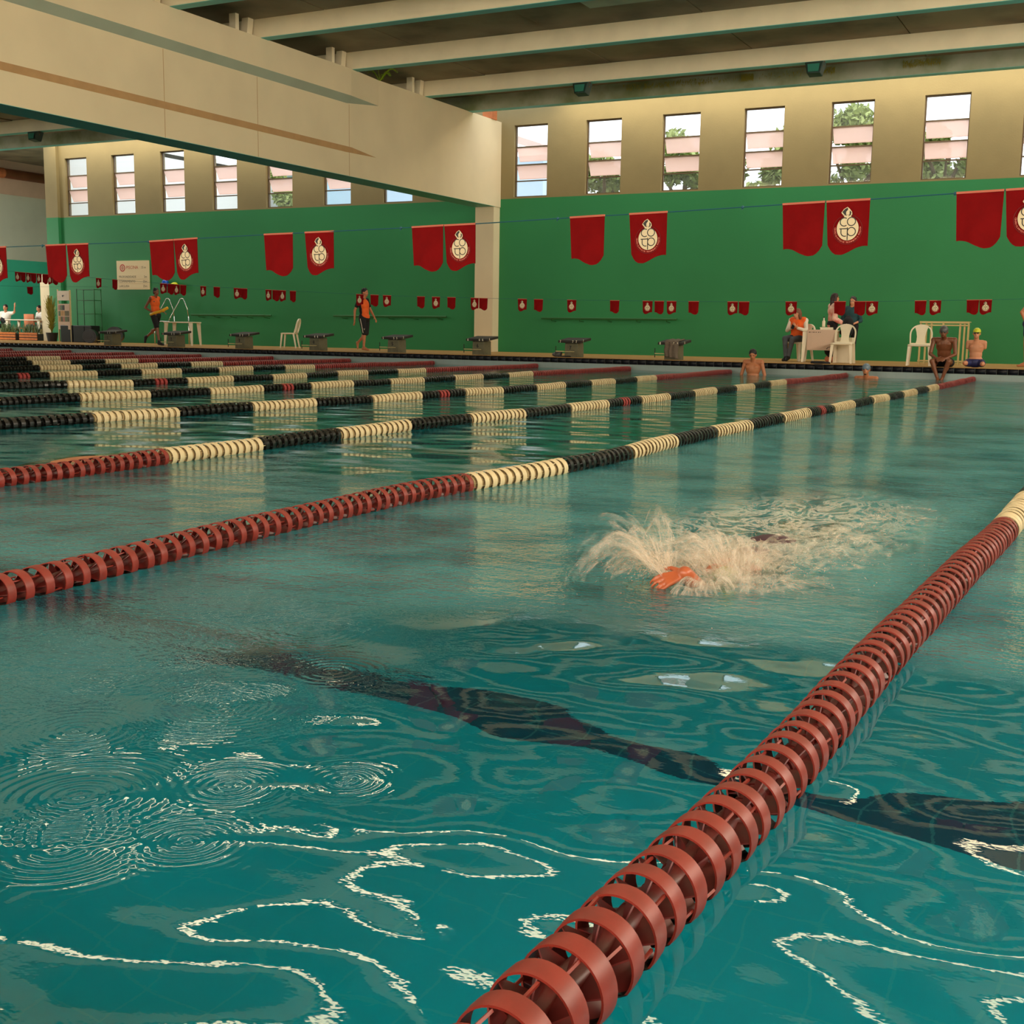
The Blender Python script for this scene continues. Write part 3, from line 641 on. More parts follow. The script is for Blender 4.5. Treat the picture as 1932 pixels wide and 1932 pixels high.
BL = ['printed pennant cut off by the left edge of the photo', 'plain side of the leftmost overlapping big pennant pair', 'printed pennant of the leftmost overlapping big pair', 'plain pennant of the big pair beside the wall sign', 'printed pennant of the big pair beside the wall sign',
 'plain big pennant left of the single printed one, in the gap left of the column', 'printed big pennant standing alone left of the walking man', 'plain pennant of the big pair left of the column', 'printed pennant of the big pair whose edge touches the column', 'plain big pennant hanging alone just right of the column',
 'printed big pennant hanging alone right of the column', 'plain pennant of the big pair above the seated marshal', 'printed pennant of the big pair above the officials\' table', 'plain pennant of the big pair at the right edge', 'printed pennant cut off by the right edge of the photo']
SPOT = [(-22.5, 'in the run before the teal wall'), (-20.5, 'left of the wall sign'), (-18.8, 'in the tight run by the balloons'), (-17.6, 'above the left green rail'), (-17, 'in the close pair above the left green rail'), (-15.5, 'in the run above the side-on chair'), (-13, 'beside the walking man in orange'),
 (-11.7, 'in the gap left of the column'), (-11, 'at the column'), (-9.9, 'just right of the column'), (-9.2, 'alone above the left end of the long rail'), (-8.4, 'alone above the middle of the long rail'), (-7.3, 'in the group of three above the towel block'), (-6.9, 'alone right of the group of three'), (-6, 'in the pair above the boy in the water'), (-5, 'above the seated marshal in the orange vest'), (-4.35, 'in front of the second standing woman'), (-3.8, 'in the pair right of the standing women'), (-2.7, 'above the right-hand white chair'), (0, 'in the rightmost small pair')]
def string_line(name, pts, y, label, knots=()):
    c = MB(); c.tube([(x, y, z) for x, z in pts], .0028, 6); o = c.build(name, M['rope_blue']); tag(o, label, 'line')
    for k in knots:
        z = float(np.interp(k, [p[0] for p in pts], [p[1] for p in pts])); q = MB(); q.ell((k, y, z), (.008, .007, .008), 8, 6); q.bar((k, y, z), (k-.004, y, z-.012), .004, .004); q.build('knot', M['rope_blue'], o)
    return o
string_line('pennant_line', BIGC, 5.45, 'thin teal line across the near lanes carrying the big pennants', KN)
string_line('pennant_line', SMALLC, 20.45, 'thin sagging line across the far lanes carrying the small pennants')
HEMD = None
def pennant(x0, x1, z0, z1, y, e, label, group):
    global HEMD
    w = x1-x0; o = link('pennant', FEM if e else FPL, None, (x0, y-.004, z0)); o.scale = (w/.19, 1, 1)
    o.rotation_euler = (0, -math.atan2(z1-z0, w), random.uniform(-.06, .06)); tag(o, label, 'pennant', group)
    if HEMD is None: h = hemb.build('hem', M['hem'], o); HEMD = h.data
    else: h = link('hem', HEMD, o)
    if e: k = link('emblem', EMB, o, (.098, -.009, -.125)); k['label'] = 'round cream emblem with lettering co tp and a flame'
    return o
bx, bz = [p[0] for p in BIGC], [p[1] for p in BIGC]; zi = lambda x: float(np.interp(x, bx, bz))
for (a, c, e), lab in zip(BIG, BL): pennant(a, c, zi(a), zi(c), 5.45, e, lab, 'big red pennants on the near line')
sx_, sz_ = [p[0] for p in SMALLC], [p[1] for p in SMALLC]; zj = lambda x: float(np.interp(x, sx_, sz_)); used = {}
ORD = ['first from its left', 'second from its left', 'third from its left', 'fourth from its left', 'fifth', 'sixth', 'seventh', 'last']
for a, c, e in SMALL:
    spot = next(s_ for lim, s_ in SPOT if a < lim); key = (spot, e); k = used.get(key, 0); used[key] = k+1
    n_same = sum(1 for a2, _, e2 in SMALL if e2 == e and next(s_ for lim, s_ in SPOT if a2 < lim) == spot)
    o_ = (['first ', 'second ', 'third ', 'fourth '][k]) if n_same > 1 else ''
    pennant(a, c, zj(a), zj(c), 20.45, e, ('%s%s small pennant %s' % (o_, 'printed' if e else 'plain red', spot)).strip(), 'small red pennants on the far line')
string_line('pennant_line', [(-41, 2.3), (-34, 2.05), (-30.3, 1.96), (-27, 1.95)], 26.0, 'faint line near the far left corner with one pennant')
o = pennant(-30.385, -30.126, 1.954, 1.952, 26., 0, 'single plain red pennant low before the teal wall', 'far left pennant'); del o['group']

# ------------------------------------------------------------------ starting blocks
BLX = [(-26.64, '1'), (-24.18, '2'), (-21.73, '3'), (-19.23, '4'), (-16.77, '5'), (-14.30, '6'), (-11.81, '7'), (-9.33, '8')]
BLB = ['starting block farthest left, before the round black drums', 'starting block before the left white table', 'starting block between the left table and the side-on chair', 'starting block just right of the side-on white chair',
       'starting block right of the walking man in orange', 'starting block in front of the column', 'starting block numbered 7, shoes and cap beside it', 'starting block with a grey towel draped over it']
proto = empty('starting_block', (0, 25.72, ZD), 0)
b = MB(); b.add([(-.17, -.14, 0), (.17, -.14, 0), (.17, .22, 0), (-.17, .22, 0), (-.16, -.13, .34), (.16, -.13, .34), (.16, .22, .34), (-.16, .22, .34)], [(0, 3, 2, 1), (4, 5, 6, 7), (0, 1, 5, 4), (1, 2, 6, 5), (2, 3, 7, 6), (3, 0, 4, 7)]); bevel(b.build('post', M['block_conc'], proto), .012)
b = MB(); b.add([(-.30, -.22, .335), (.30, -.22, .335), (.30, .34, .40), (-.30, .34, .40), (-.30, -.22, .395), (.30, -.22, .395), (.30, .34, .46), (-.30, .34, .46)], [(0, 3, 2, 1), (4, 5, 6, 7), (0, 1, 5, 4), (1, 2, 6, 5), (2, 3, 7, 6), (3, 0, 4, 7)]); bevel(b.build('platform', M['block_dark'], proto), .012)
b = MB(); b.bar((-.38, -.17, .14), (-.17, -.17, .14), .016, .016); b.bar((-.38, -.17, .135), (.1, -.17, .135), .012, .012); b.build('backstroke_bar', M['cream_metal'], proto)
b = MB(); b.bar((-.38, -.17, .05), (-.38, -.17, .26), .014, .014); b.build('bar_bracket', M['block_dark'], proto)
for i, ((x, num), lab) in enumerate(zip(BLX, BLB)):
    o = proto if i == 0 else copy_tree(proto); o.location = (x, 25.72, ZD); tag(o, lab, 'starting block', 'starting blocks along the far pool edge')
    me = text_mesh(num, .085, M['marker'], 'lane_number'); me2 = text_mesh(num, .13, M['ink'], 'lane_number')
    for xx in (-.24, .08, .17): n_ = link('lane_number', me, o, (xx, -.223, .366), (PI/2, 0, 0))
    n_ = link('lane_number', me, o, (.303, -.12, .385), (PI/2, 0, PI/2)); n_ = link('lane_number', me2, o, (-.02, -.1375, .22), (PI/2-.03, 0, 0))
# towel over block 8
b = MB(); vs = []; n, m_ = 14, 20
for j in range(m_+1):
    for i in range(n+1):
        x = -.16+.32*i/n; s_ = j/m_*.62
        if s_ < .30: y, z = .20-s_*1.4, .46-s_*.16+.012
        else: y = -.236-.012*math.sin(i*1.3); z = .40-(s_-.30)*1.0-.05*(i/n)
        vs.append((x+.01*math.sin(j*.7), y-.010*math.sin(i*1.9+j*.2)*(s_ > .3), z+.006*math.sin(i*1.1+j*.5)))
b.add(vs, [(j*(n+1)+i, j*(n+1)+i+1, (j+1)*(n+1)+i+1, (j+1)*(n+1)+i) for j in range(m_) for i in range(n)])
t = b.build('towel', M['towel'], smooth=True); t.location = (-9.30, 25.72, ZD); q = t.modifiers.new('s', 'SOLIDIFY'); q.thickness = .012; q.offset = 1; tag(t, 'grey brown towel draped over the last starting block', 'towel')
# things by block 7
b = MB(); b.ell((0, 0, .06), (.13, .09, .06)); b.ell((.05, 0, .10), (.09, .07, .04)); o = fuse(b, 'cap', M['greycap'], None, .012); o.location = (-12.25, 25.75, ZD); tag(o, 'grey swim cap left on the edge beside block 7', 'cap')
for i in range(2):
    b = MB(); b.capsule((0, -.10, .02), (0, .10, .02), .04, .034); b.box(-.035, .035, -.08, .03, .03, .045); o = fuse(b, 'sandal', M['shoe'], None, .008, 1); o.location = (-12.05+.11*i, 25.6, ZD-.0); o.rotation_euler.z = 1.2+.3*i; o.scale.z = .7
    tag(o, 'black sandal on the pool edge left of block 7, %s' % ('nearer the cap' if i == 0 else 'nearer the block'), 'sandal', 'sandals by block 7')

# ------------------------------------------------------------------ plastic chairs and tables
def chair_proto():
    r = empty('plastic_chair', (0, 0, 0))   # faces -Y, seat 0.43
    b = MB(); n = 8; vs = []
    for z in (.0, -.035):
        for j in range(n+1):
            for i in range(n+1):
                x = -1+2*i/n; y = -1+2*j/n; wd = .21+.02*(1-y)/2
                vs.append((x*wd*(1-.06*y*y*y*y*(y > 0)), y*.20, .445+z-.015*(1-x*x)*(1-y*y)+.01*(y < -.9)*-1))
    K = (n+1)**2; fs = [(j*(n+1)+i, j*(n+1)+i+1, (j+1)*(n+1)+i+1, (j+1)*(n+1)+i) for j in range(n) for i in range(n)]
    fs += [tuple(K+i for i in reversed(f)) for f in list(fs)]
    ring = [i for i in range(n+1)]+[(n+1)*(j+1)-1 for j in range(1, n+1)]+[(n+1)*n+i for i in range(n-1, -1, -1)]+[(n+1)*j for j in range(n-1, 0, -1)]
    for a, c in zip(ring, ring[1:]+ring[:1]): fs.append((c, a, a+K, c+K))
    b.add(vs, fs); b.build('seat', M['white_plastic'], r, True)
    b = MB(); pts = []
    for i in range(21):
        a = PI*i/20; x = -.215*math.cos(a)*(1+.10*math.sin(a)); z = .60+.245*math.sin(a)**.8 if 0 < i < 20 else .60
        pts.append((x, .21+.10*(z-.45)/.4, z))
    pts = [(-.205, .195, .44)]+pts+[(.205, .195, .44)]
    for p, q in zip(pts, pts[1:]): b.bar(p, q, .028, .040, up=(0, 1, 0))
    # central splat: narrow waist, fanning to the top
    prof = [(.445, .105), (.52, .085), (.60, .082), (.70, .098), (.78, .125), (.825, .13), (.84, .09)]
    vs = []
    for z, w in prof:
        y = .20+.10*(z-.45)/.4
        for sx, dy in ((-1, -.01), (1, -.01), (1, .012), (-1, .012)): vs.append((sx*w, y+dy, z))
    fs = [(0, 1, 2, 3), tuple(reversed([4*(len(prof)-1)+k for k in range(4)]))]
    for j in range(len(prof)-1):
        for k in range(4): fs.append((4*j+k, 4*j+4+k, 4*j+4+(k+1) % 4, 4*j+(k+1) % 4))
    b.add(vs, fs); b.bar((-.19, .195, .455), (.19, .195, .455), .04, .03); b.build('backrest', M['white_plastic'], r)
    for sx, sy in ((-1, -1), (1, -1), (1, 1), (-1, 1)):
        b = MB(); b.bar((sx*.195, sy*.17, .43), (sx*.225, sy*.215+(.03 if sy > 0 else 0), 0), .065, .045, w2=.04, d2=.03); b.build('leg', M['white_plastic'], r)
    return r
CH = chair_proto()
def chair(x, y, rz, label, first=[True]):
    o = CH if first[0] else copy_tree(CH); first[0] = False
    o.location = (x, y, ZD); o.rotation_euler = (0, 0, rz); return tag(o, label, 'chair', 'white plastic chairs on the far deck')
chair(-22.17, 28.3, -1.15, 'white plastic chair standing alone, seen from the side, left of the walking man')
chair(-5.80, 26.80, .04, 'white plastic chair with a black bag behind it, right of the officials\' table')
chair(-4.10, 26.3, .10, 'white plastic chair beside the man sitting on the edge, before the timber rack')
chair(-7.0, 27.7, -.5, 'white plastic chair the marshal in the orange vest sits on')
def table(x, y, rz, w, d_, h, label, name='plastic_table'):
    r = empty(name, (x, y, ZD), rz, label, 'table')
    b = MB(); b.box(-w/2, w/2, -d_/2, d_/2, h-.035, h); bevel(b.build('tabletop', M['white_plastic'], r), .012)
    for sx in (-1, 1):
        for sy in (-1, 1): b = MB(); b.bar((sx*(w/2-.07), sy*(d_/2-.07), h-.03), (sx*(w/2-.03), sy*(d_/2-.03), 0), .11, .05, w2=.05, d2=.035); b.build('leg', M['white_plastic'], r)
    return r
table(-26.15, 28.15, .35, .92, .75, .72, 'white plastic table behind the second starting block')
tb = table(-6.42, 27.35, .16, .78, .72, .72, 'officials\' white plastic table hung with a printed paper banner')
b = MB(); b.box(-.27, .33, -.372, -.366, .27, .725); pb_ = b.build('paper_banner', M['paper']); pb_.location = tb.location; pb_.rotation_euler = tb.rotation_euler; tag(pb_, 'pinkish printed paper banner taped over the officials\' table front', 'banner')
b = MB(); x = -.24
for wd in (.05, .02, .04, .03, .0, .03, .02): b.box(x, x+wd*.8, -.3735, -.3725, .66, .675) if wd else None; x += wd+.012
b.build('printed_line', M['ink'], pb_)
b = MB(); strip(b, [(.16, .30), (.20, .345), (.22, .335), (.245, .36), (.29, .31), (.31, .30)], .014, -.3735, 0); strip(b, [(.15, .30), (.31, .295)], .006, -.3735, 0); b.build('printed_logo', M['ink'], pb_)
b = MB(); [b.box(-.02+.006*math.sin(i), .26+.006*math.sin(i), -.12, .1, .722+i*.012, .732+i*.012) for i in range(5)]; o = b.build('paper_stack', M['white_plastic']); o.location = tb.location; o.rotation_euler = tb.rotation_euler; tag(o, 'stack of papers and folders on the officials\' table', 'papers')
b = MB(); b.tube([(0, 0, 0), (0, 0, .12), (0, 0, .15), (0, 0, .2)], [.035, .035, .015, .015], 12); o = b.build('bottle', M['white_plastic'], smooth=True); o.location = (-6.36, 27.30, ZD+.79); tag(o, 'small white bottle on the papers of the officials\' table', 'bottle')
b = MB(); b.tube([(0, 0, .2), (0, 0, .225)], .017, 10); b.build('bottle_cap', M['black_plastic'], o)
b = MB(); b.capsule((0, 0, .14), (.02, 0, .34), .14, .12); b.capsule((-.08, -.08, .12), (.08, -.08, .12), .07); b.ell((0.02, 0, .45), (.06, .04, .04)); o = fuse(b, 'backpack', M['black_cloth'], None, .015); o.location = (-5.86, 27.40, ZD+.56); tag(o, 'black backpack propped behind the chair by the officials\' table', 'bag')
q = MB().box(-.16, .16, -.14, .14, 0, .56).build('storage_box', M['white_plastic']); q.location = (-5.86, 27.40, ZD); tag(q, 'white box carrying the black backpack behind the chair', 'box')
b = MB(); b.tube([(-.02, -.14, .22), (.0, -.16, .28), (.02, -.14, .30)], .01, 6); b.build('buckle', M['marker'], o)
b = MB(); b.capsule((0, 0, .16), (.05, 0, .22), .14, .13); b.capsule((.02, -.05, .07), (.05, .04, .08), .08); o = fuse(b, 'shoulder_bag', M['black_cloth'], None, .015); o.location = (-6.28, 27.75, ZD+.10); tag(o, 'black bag on a pinkish bundle under the officials\' table', 'bag')
b = MB(); b.capsule((-.08, 0, .07), (.08, 0, .07), .075); o = fuse(b, 'bundle', M['salmon'], None, .015); o.location = (-6.24, 27.72, ZD); tag(o, 'pinkish brown bundle on the deck under the officials\' table', 'bundle')
b = MB(); b.capsule((-.12, 0, .03), (.12, .02, .03), .035); b.capsule((.1, 0, .03), (.22, .1, .02), .03); b.capsule((-.05, -.04, -.02), (.12, -.06, -.03), .03); o = fuse(b, 'dark_cloth', M['black_cloth'], None, .012); o.location = (-6.02, 25.48, ZD); tag(o, 'dark garment hanging over the pool edge before the officials\' table', 'cloth')
# timber rack
r = empty('timber_rack', (-3.86, 27.9, ZD), 0, 'cream painted timber rack frame behind the man sitting on the edge', 'rack')
b = MB(); b.box(-.52, .52, -.03, .03, .90, .945); b.box(-.52, .52, .02, .3, .925, .945); b.build('top_rail', M['cream_metal'], r)
b = MB(); b.box(-.52, .52, -.03, .03, .845, .875); b.build('cross_rail', M['cream_metal'], r)
for x in (-.50, -.38, -.27, -.02, .33, .42, .50): b = MB(); b.box(x-.018, x+.018, -.03+abs(x)*.1, .03+abs(x)*.1, 0, .90); b.build('post', M['cream_metal'], r)
b = MB(); b.box(-.52, .52, -.02, .02, .06, .095); b.build('bottom_rail', M['cream_metal'], r)

# wall rails, ladder rails, sign
def wall_rail(x0, x1, z, label):
    e = empty('wall_rail', ((x0+x1)/2, YW, z), 0, label, 'rail', 'green rails fixed along the back wall'); h = (x1-x0)/2
    b = MB(); b.tube([(-h, -.30, 0), (h, -.30, 0)], .03, 10); b.build('bar', M['rail'], e)
    n = 5
    for i in range(n): x = -h+.3+(2*h-.6)*i/(n-1); b = MB(); b.tube([(x, 0, -.08), (x, -.26, -.06), (x, -.30, -.02)], .016, 6); b.build('bracket', M['rail'], e)
wall_rail(-27.6, -24.3, 1.21, 'green wall rail behind the left white table')
wall_rail(-21.9, -17.9, 1.22, 'green wall rail behind the man walking in orange and black')
wall_rail(-14.83, -10.86, 1.21, 'green wall rail right of the column')
e = empty('ladder_rails', (-28.6, YW-.25, ZD), 0, 'chrome pool ladder handrails leaning on the wall by the sign', 'ladder')
for dx in (0, .62):
    b = MB(); pts = [(-.42+dx, -.25, .75)]+[(-.42+dx+.45*t, -.25+.1*t, .75+.72*t) for t in np.linspace(.2, .85, 4)]+[(.05+dx+.10*math.sin(a), -.12, 1.42+.06*math.cos(a)-.0) for a in np.linspace(-.6, 1.2, 5)]+[(.22+dx, -.05, 1.15), (.24+dx, -.02, .9)]
    b.tube(pts, .015, 8); b.build('handrail', M['chrome'], e, True)
b = MB(); b.tube([(-.42, -.25, .75), (.25, -.25, .72)], .02, 8); b.tube([(-.42, -.25, .75), (-.42, -.25, 0)], .02, 8); b.tube([(.86, -.02, .9), (.86, -.02, .0)], .02, 8); b.tube([(.24, -.02, .9), (.24, -.02, 0)], .02, 8); b.build('lower_frame', M['chrome'], e, True)
sg = empty('wall_sign', (-30.38, YW-.02, 2.52), 0, 'cream pool information board on the green wall', 'sign')
b = MB(); b.box(-.73, .73, -.02, .02, -.48, .48); b.build('panel', mat('sign_panel', lin(226, 204, 158), .6), sg)
b = MB(); b.add([(p[0], -.0215, p[1]) for p in arc(-.46, .24, .125, 0, 360, 28)[:-1]], [tuple(range(28))], 0); b.add([(p[0], -.0225, p[1]) for p in arc(-.46, .24, .085, 0, 360, 28)[:-1]], [tuple(range(28))], 1)
strip(b, arc(-.46, .24, .045, 0, 360), .02, -.0235, 0); strip(b, [(-.46, .30), (-.46, .18)], .02, -.0235, 0); b.build('round_logo', [M['redink'], M['print_cream']], sg)
for txt, sz, x, z, k in (('PISCINA', .15, -.02, .25, 'redink'), ('25 m', .10, .50, .25, 'frame')): link('lettering', text_mesh(txt, sz, M[k]), sg, (x, -.0215, z), (PI/2, 0, 0))
for i, (a_, c_) in enumerate((('PROFUNDIDADE', '2m'), ('COMPRIMENTO', '25m'), ('LARGURA', '25m'))):
    z = -.06-.155*i; link('lettering', text_mesh(a_, .105, M['frame'], align='LEFT'), sg, (-.64, -.0215, z), (PI/2, 0, 0)); link('lettering', text_mesh(c_, .105, M['frame'], align='RIGHT'), sg, (.64, -.0215, z), (PI/2, 0, 0))
    b = MB(); b.box(-.66, .66, -.0225, -.0212, z-.075, z-.069); b.build('rule', M['stripe'], sg)
# balloons above the man
for nm, x, z, mm, rz_, sc, lab in (('balloon', -28.85, 2.24, 'blue_rubber', 0, (.115, .115, .125), 'round blue balloon on the wall right of the sign'), ('balloon', -28.48, 2.14, 'lime_rubber', 1.1, (.12, .12, .17), 'lime yellow balloon beside the blue one')):
    b = MB(); b.ell((0, 0, 0), sc, 20, 14, rot=Matrix.Rotation(rz_, 3, 'Y')); v = Matrix.Rotation(rz_, 3, 'Y') @ Vector((0, 0, -sc[2]-.01)); b.capsule(v*.98, v*1.08, .012, .018); o = b.build(nm, M[mm], smooth=True); o.location = (x, 30.29, z); tag(o, lab, 'balloon', 'balloons beside the sign')

# ------------------------------------------------------------------ left corner props
r = empty('banner_stand', (-32.15, 29.0, ZD), -.1, 'tall exhibition stand with a printed poster in the left corner', 'stand')
b = MB(); b.box(-.34, -.31, -.02, .02, 0, 1.75); b.build('post', M['cream_metal'], r); b = MB(); b.box(.31, .34, -.02, .02, 0, 1.72); b.build('post', M['cream_metal'], r)
b = MB(); b.box(-.31, .31, -.03, .0, 1.38, 1.70); hp = b.build('header_panel', M['cloth_white'], r); b = MB(); b.box(-.06, .0, -.034, -.031, 1.5, 1.56); b.box(.02, .05, -.034, -.031, 1.52, 1.56); b.build('header_mark', M['ink'], hp)
b = MB(); b.box(-.31, .31, -.03, .0, .42, 1.27); pn = b.build('poster', M['paper'], r)
for i in range(5):
    for j in range(3):
        if random.random() < .9: x = -.28+.115*i; z = .68+.19*j; b = MB(); b.box(x, x+.10, -.034, -.031, z, z+.165); b.build('poster_picture', random.choice([M['block_dark'], M['block_conc'], M['pipe'], M['stripe'], M['leaf']]), pn)
r = empty('wire_shelf', (-31.9, 29.65, ZD), 0, 'see-through wire shelf unit behind the poster stand', 'shelf')
for x in (-.2, .62):
    for y in (-.15, .15): b = MB(); b.box(x-.012, x+.012, y-.012, y+.012, 0, 1.78); b.build('post', M['rail'], r)
for z in (.1, .5, .95, 1.4, 1.76): b = MB(); b.box(-.2, .62, -.15, .15, z-.01, z+.01); b.build('shelf_board', M['rail'], r)
b = MB(); b.box(-.14, .14, -.06, .06, 0, .36); 
for x, lab in ((-32.05, 'black storage box behind the poster stand, left one'), (-31.45, 'black storage box under the wire shelf'), (-31.02, 'narrow black storage box at the shelf end')):
    o = bevel(MB().box(-.22 if x > -31.2 else -.28, .12 if x > -31.2 else .28, -.2, .2, 0, .56).build('storage_box', M['black_plastic']), .02); o.location = (x, 29.15, ZD); tag(o, lab, 'box', 'black boxes in the left corner')
for x, rad, lab in ((-30.45, .22, 'smaller round black drum on the deck by the wall'), (-29.35, .27, 'larger round black drum behind the first starting block')):
    b = MB(); b.tube([(0, -.16, rad), (0, .16, rad)], rad, 28); b.tube([(0, -.18, rad), (0, -.16, rad)], rad*.8, 28); b.tube([(0, -.19, rad), (0, -.18, rad)], rad*.35, 16); o = b.build('drum', M['black_plastic']); o.location = (x, 28.5, ZD); o.rotation_euler.z = .6; tag(o, lab, 'drum', 'black drums by the wall')
# palm column plant
r = empty('potted_palm', (-33.35, 29.5, ZD), 0, 'tall yellow green potted palm against the cream post', 'plant')
b = MB(); b.tube([(0, 0, 0), (0, 0, .3)], [.15, .2], 16); b.build('pot', M['block_dark'], r)
b = MB()
for i in range(170):
    a = random.uniform(0, 2*PI); L_ = random.uniform(.35, 1.45); sp_ = random.uniform(.04, .26); pts = [Vector((math.cos(a)*sp_*t**2, math.sin(a)*sp_*t**2, .25+L_*t-.12*t**4)) for t in np.linspace(0, 1, 6)]
    n = Vector((-math.sin(a), math.cos(a), 0)); vs = []
    for j, p in enumerate(pts): w = .028*math.sin(PI*min(.95, (j+.4)/6)); vs += [p-n*w, p+n*w]
    b.add(vs, [(2*j, 2*j+1, 2*j+3, 2*j+2) for j in range(5)])
b.build('fronds', M['yleaf'], r)['kind'] = 'stuff'
# wooden planter crates with plants
for i, x in enumerate((-37.15, -36.1, -35.0)):
    r = empty('planter_crate', (x, 30.05, ZD), 0, ['orange wooden planter crate at the left edge of the photo', 'orange wooden planter crate in the middle of the row', 'orange wooden planter crate nearest the palm'][i], 'planter', 'wooden planters in the left corner')
    for z in (.02, .12, .21): b = MB(); b.box(-.45, .45, -.16, -.14, z, z+.07); b.build('slat', M['wood'], r)
    b = MB(); b.box(-.44, .44, -.14, .14, .0, .24); b.build('body', M['block_dark'], r)
    b = MB()
    for k in range(140):
        p = Vector((random.uniform(-.4, .4), random.uniform(-.1, .1), .25)); q = p+Vector((random.uniform(-.1, .1), random.uniform(-.1, .1), random.uniform(.08, .42))); n = Vector((.02, 0, 0)); b.add([p, (p+q)/2+n, q, (p+q)/2-n], [(0, 1, 2, 3)])
    b.build('foliage', M['leaf'], r)['kind'] = 'stuff'
table(-36.05, 30.85, .1, 1.6, .7, .74, 'white table among the seated spectators in the far left corner')

# ------------------------------------------------------------------ people
def V(*a): return Vector(a)
def hand_parts(b, wr, d, nrm, side, s=1., curl=.35, rf=.0085):
    """palm + five fingers. d: direction wrist->fingers, nrm: back-of-hand normal, side: +1/-1 thumb side."""
    d = Vector(d).normalized(); nrm = (Vector(nrm)-d*Vector(nrm).dot(d)).normalized(); x = d.cross(nrm).normalized()*side
    wr = Vector(wr); pc = wr+d*.045*s
    for k in (-1.4, -.5, .5, 1.4): b.capsule(wr+d*.012*s+x*k*.008*s, wr+d*.082*s+x*k*.0195*s, .013*s, .0105*s, 8, 3)
    for k, L in ((1.5, .070), (.5, .080), (-.5, .075), (-1.5, .060)):
        p0 = wr+d*.083*s+x*k*.0205*s; d1 = (d-nrm*curl*.5+x*k*.07).normalized(); p1 = p0+d1*L*.45*s; d2 = (d-nrm*curl*1.6).normalized(); p2 = p1+d2*L*.32*s; d3 = (d-nrm*curl*2.8).normalized(); p3 = p2+d3*L*.23*s
        b.capsule(p0, p1, rf*s*1.08, rf*s, 8, 3); b.capsule(p1, p2, rf*s, rf*s*.92, 8, 3); b.capsule(p2, p3, rf*s*.92, rf*s*.8, 8, 3)
    t0 = wr+d*.02*s+x*.025*s; t1 = t0+(d*.5+x*.8-nrm*.25).normalized()*.036*s; t2 = t1+(d*.85+x*.4-nrm*.3).normalized()*.028*s
    b.capsule(t0, t1, .013*s, .0105*s, 8, 3); b.capsule(t1, t2, .0100*s, .0085*s, 8, 3)
def head_parts(b, c, face, up=(0, 0, 1), s=1.):
    f = Vector(face).normalized(); u = Vector(up); u = (u-f*u.dot(f)).normalized(); r = f.cross(u).normalized()
    R3 = Matrix((r, f, u)).transposed(); c = Vector(c)
    b.ell(c+u*.02*s-f*.012*s, (.074*s, .092*s, .098*s), 18, 12, rot=R3)
    b.ell(c-u*.045*s+f*.022*s, (.055*s, .060*s, .062*s), 14, 10, rot=R3)
    b.capsule(c+f*.055*s-u*.078*s, c+f*.060*s-u*.080*s, .024*s, .02*s, 8, 3)
    b.capsule(c+f*.078*s+u*.012*s, c+f*.092*s-u*.022*s, .009*s, .0135*s, 8, 3)       # nose
    b.capsule(c+f*.080*s-u*.047*s-r*.016*s, c+f*.080*s-u*.047*s+r*.016*s, .0075*s, .0075*s, 8, 2)   # lips
    for sg in (-1, 1): b.ell(c+r*sg*.075*s-f*.008*s-u*.005*s, (.010*s, .020*s, .030*s), 10, 8, rot=R3)
    return c, f, u, r, R3
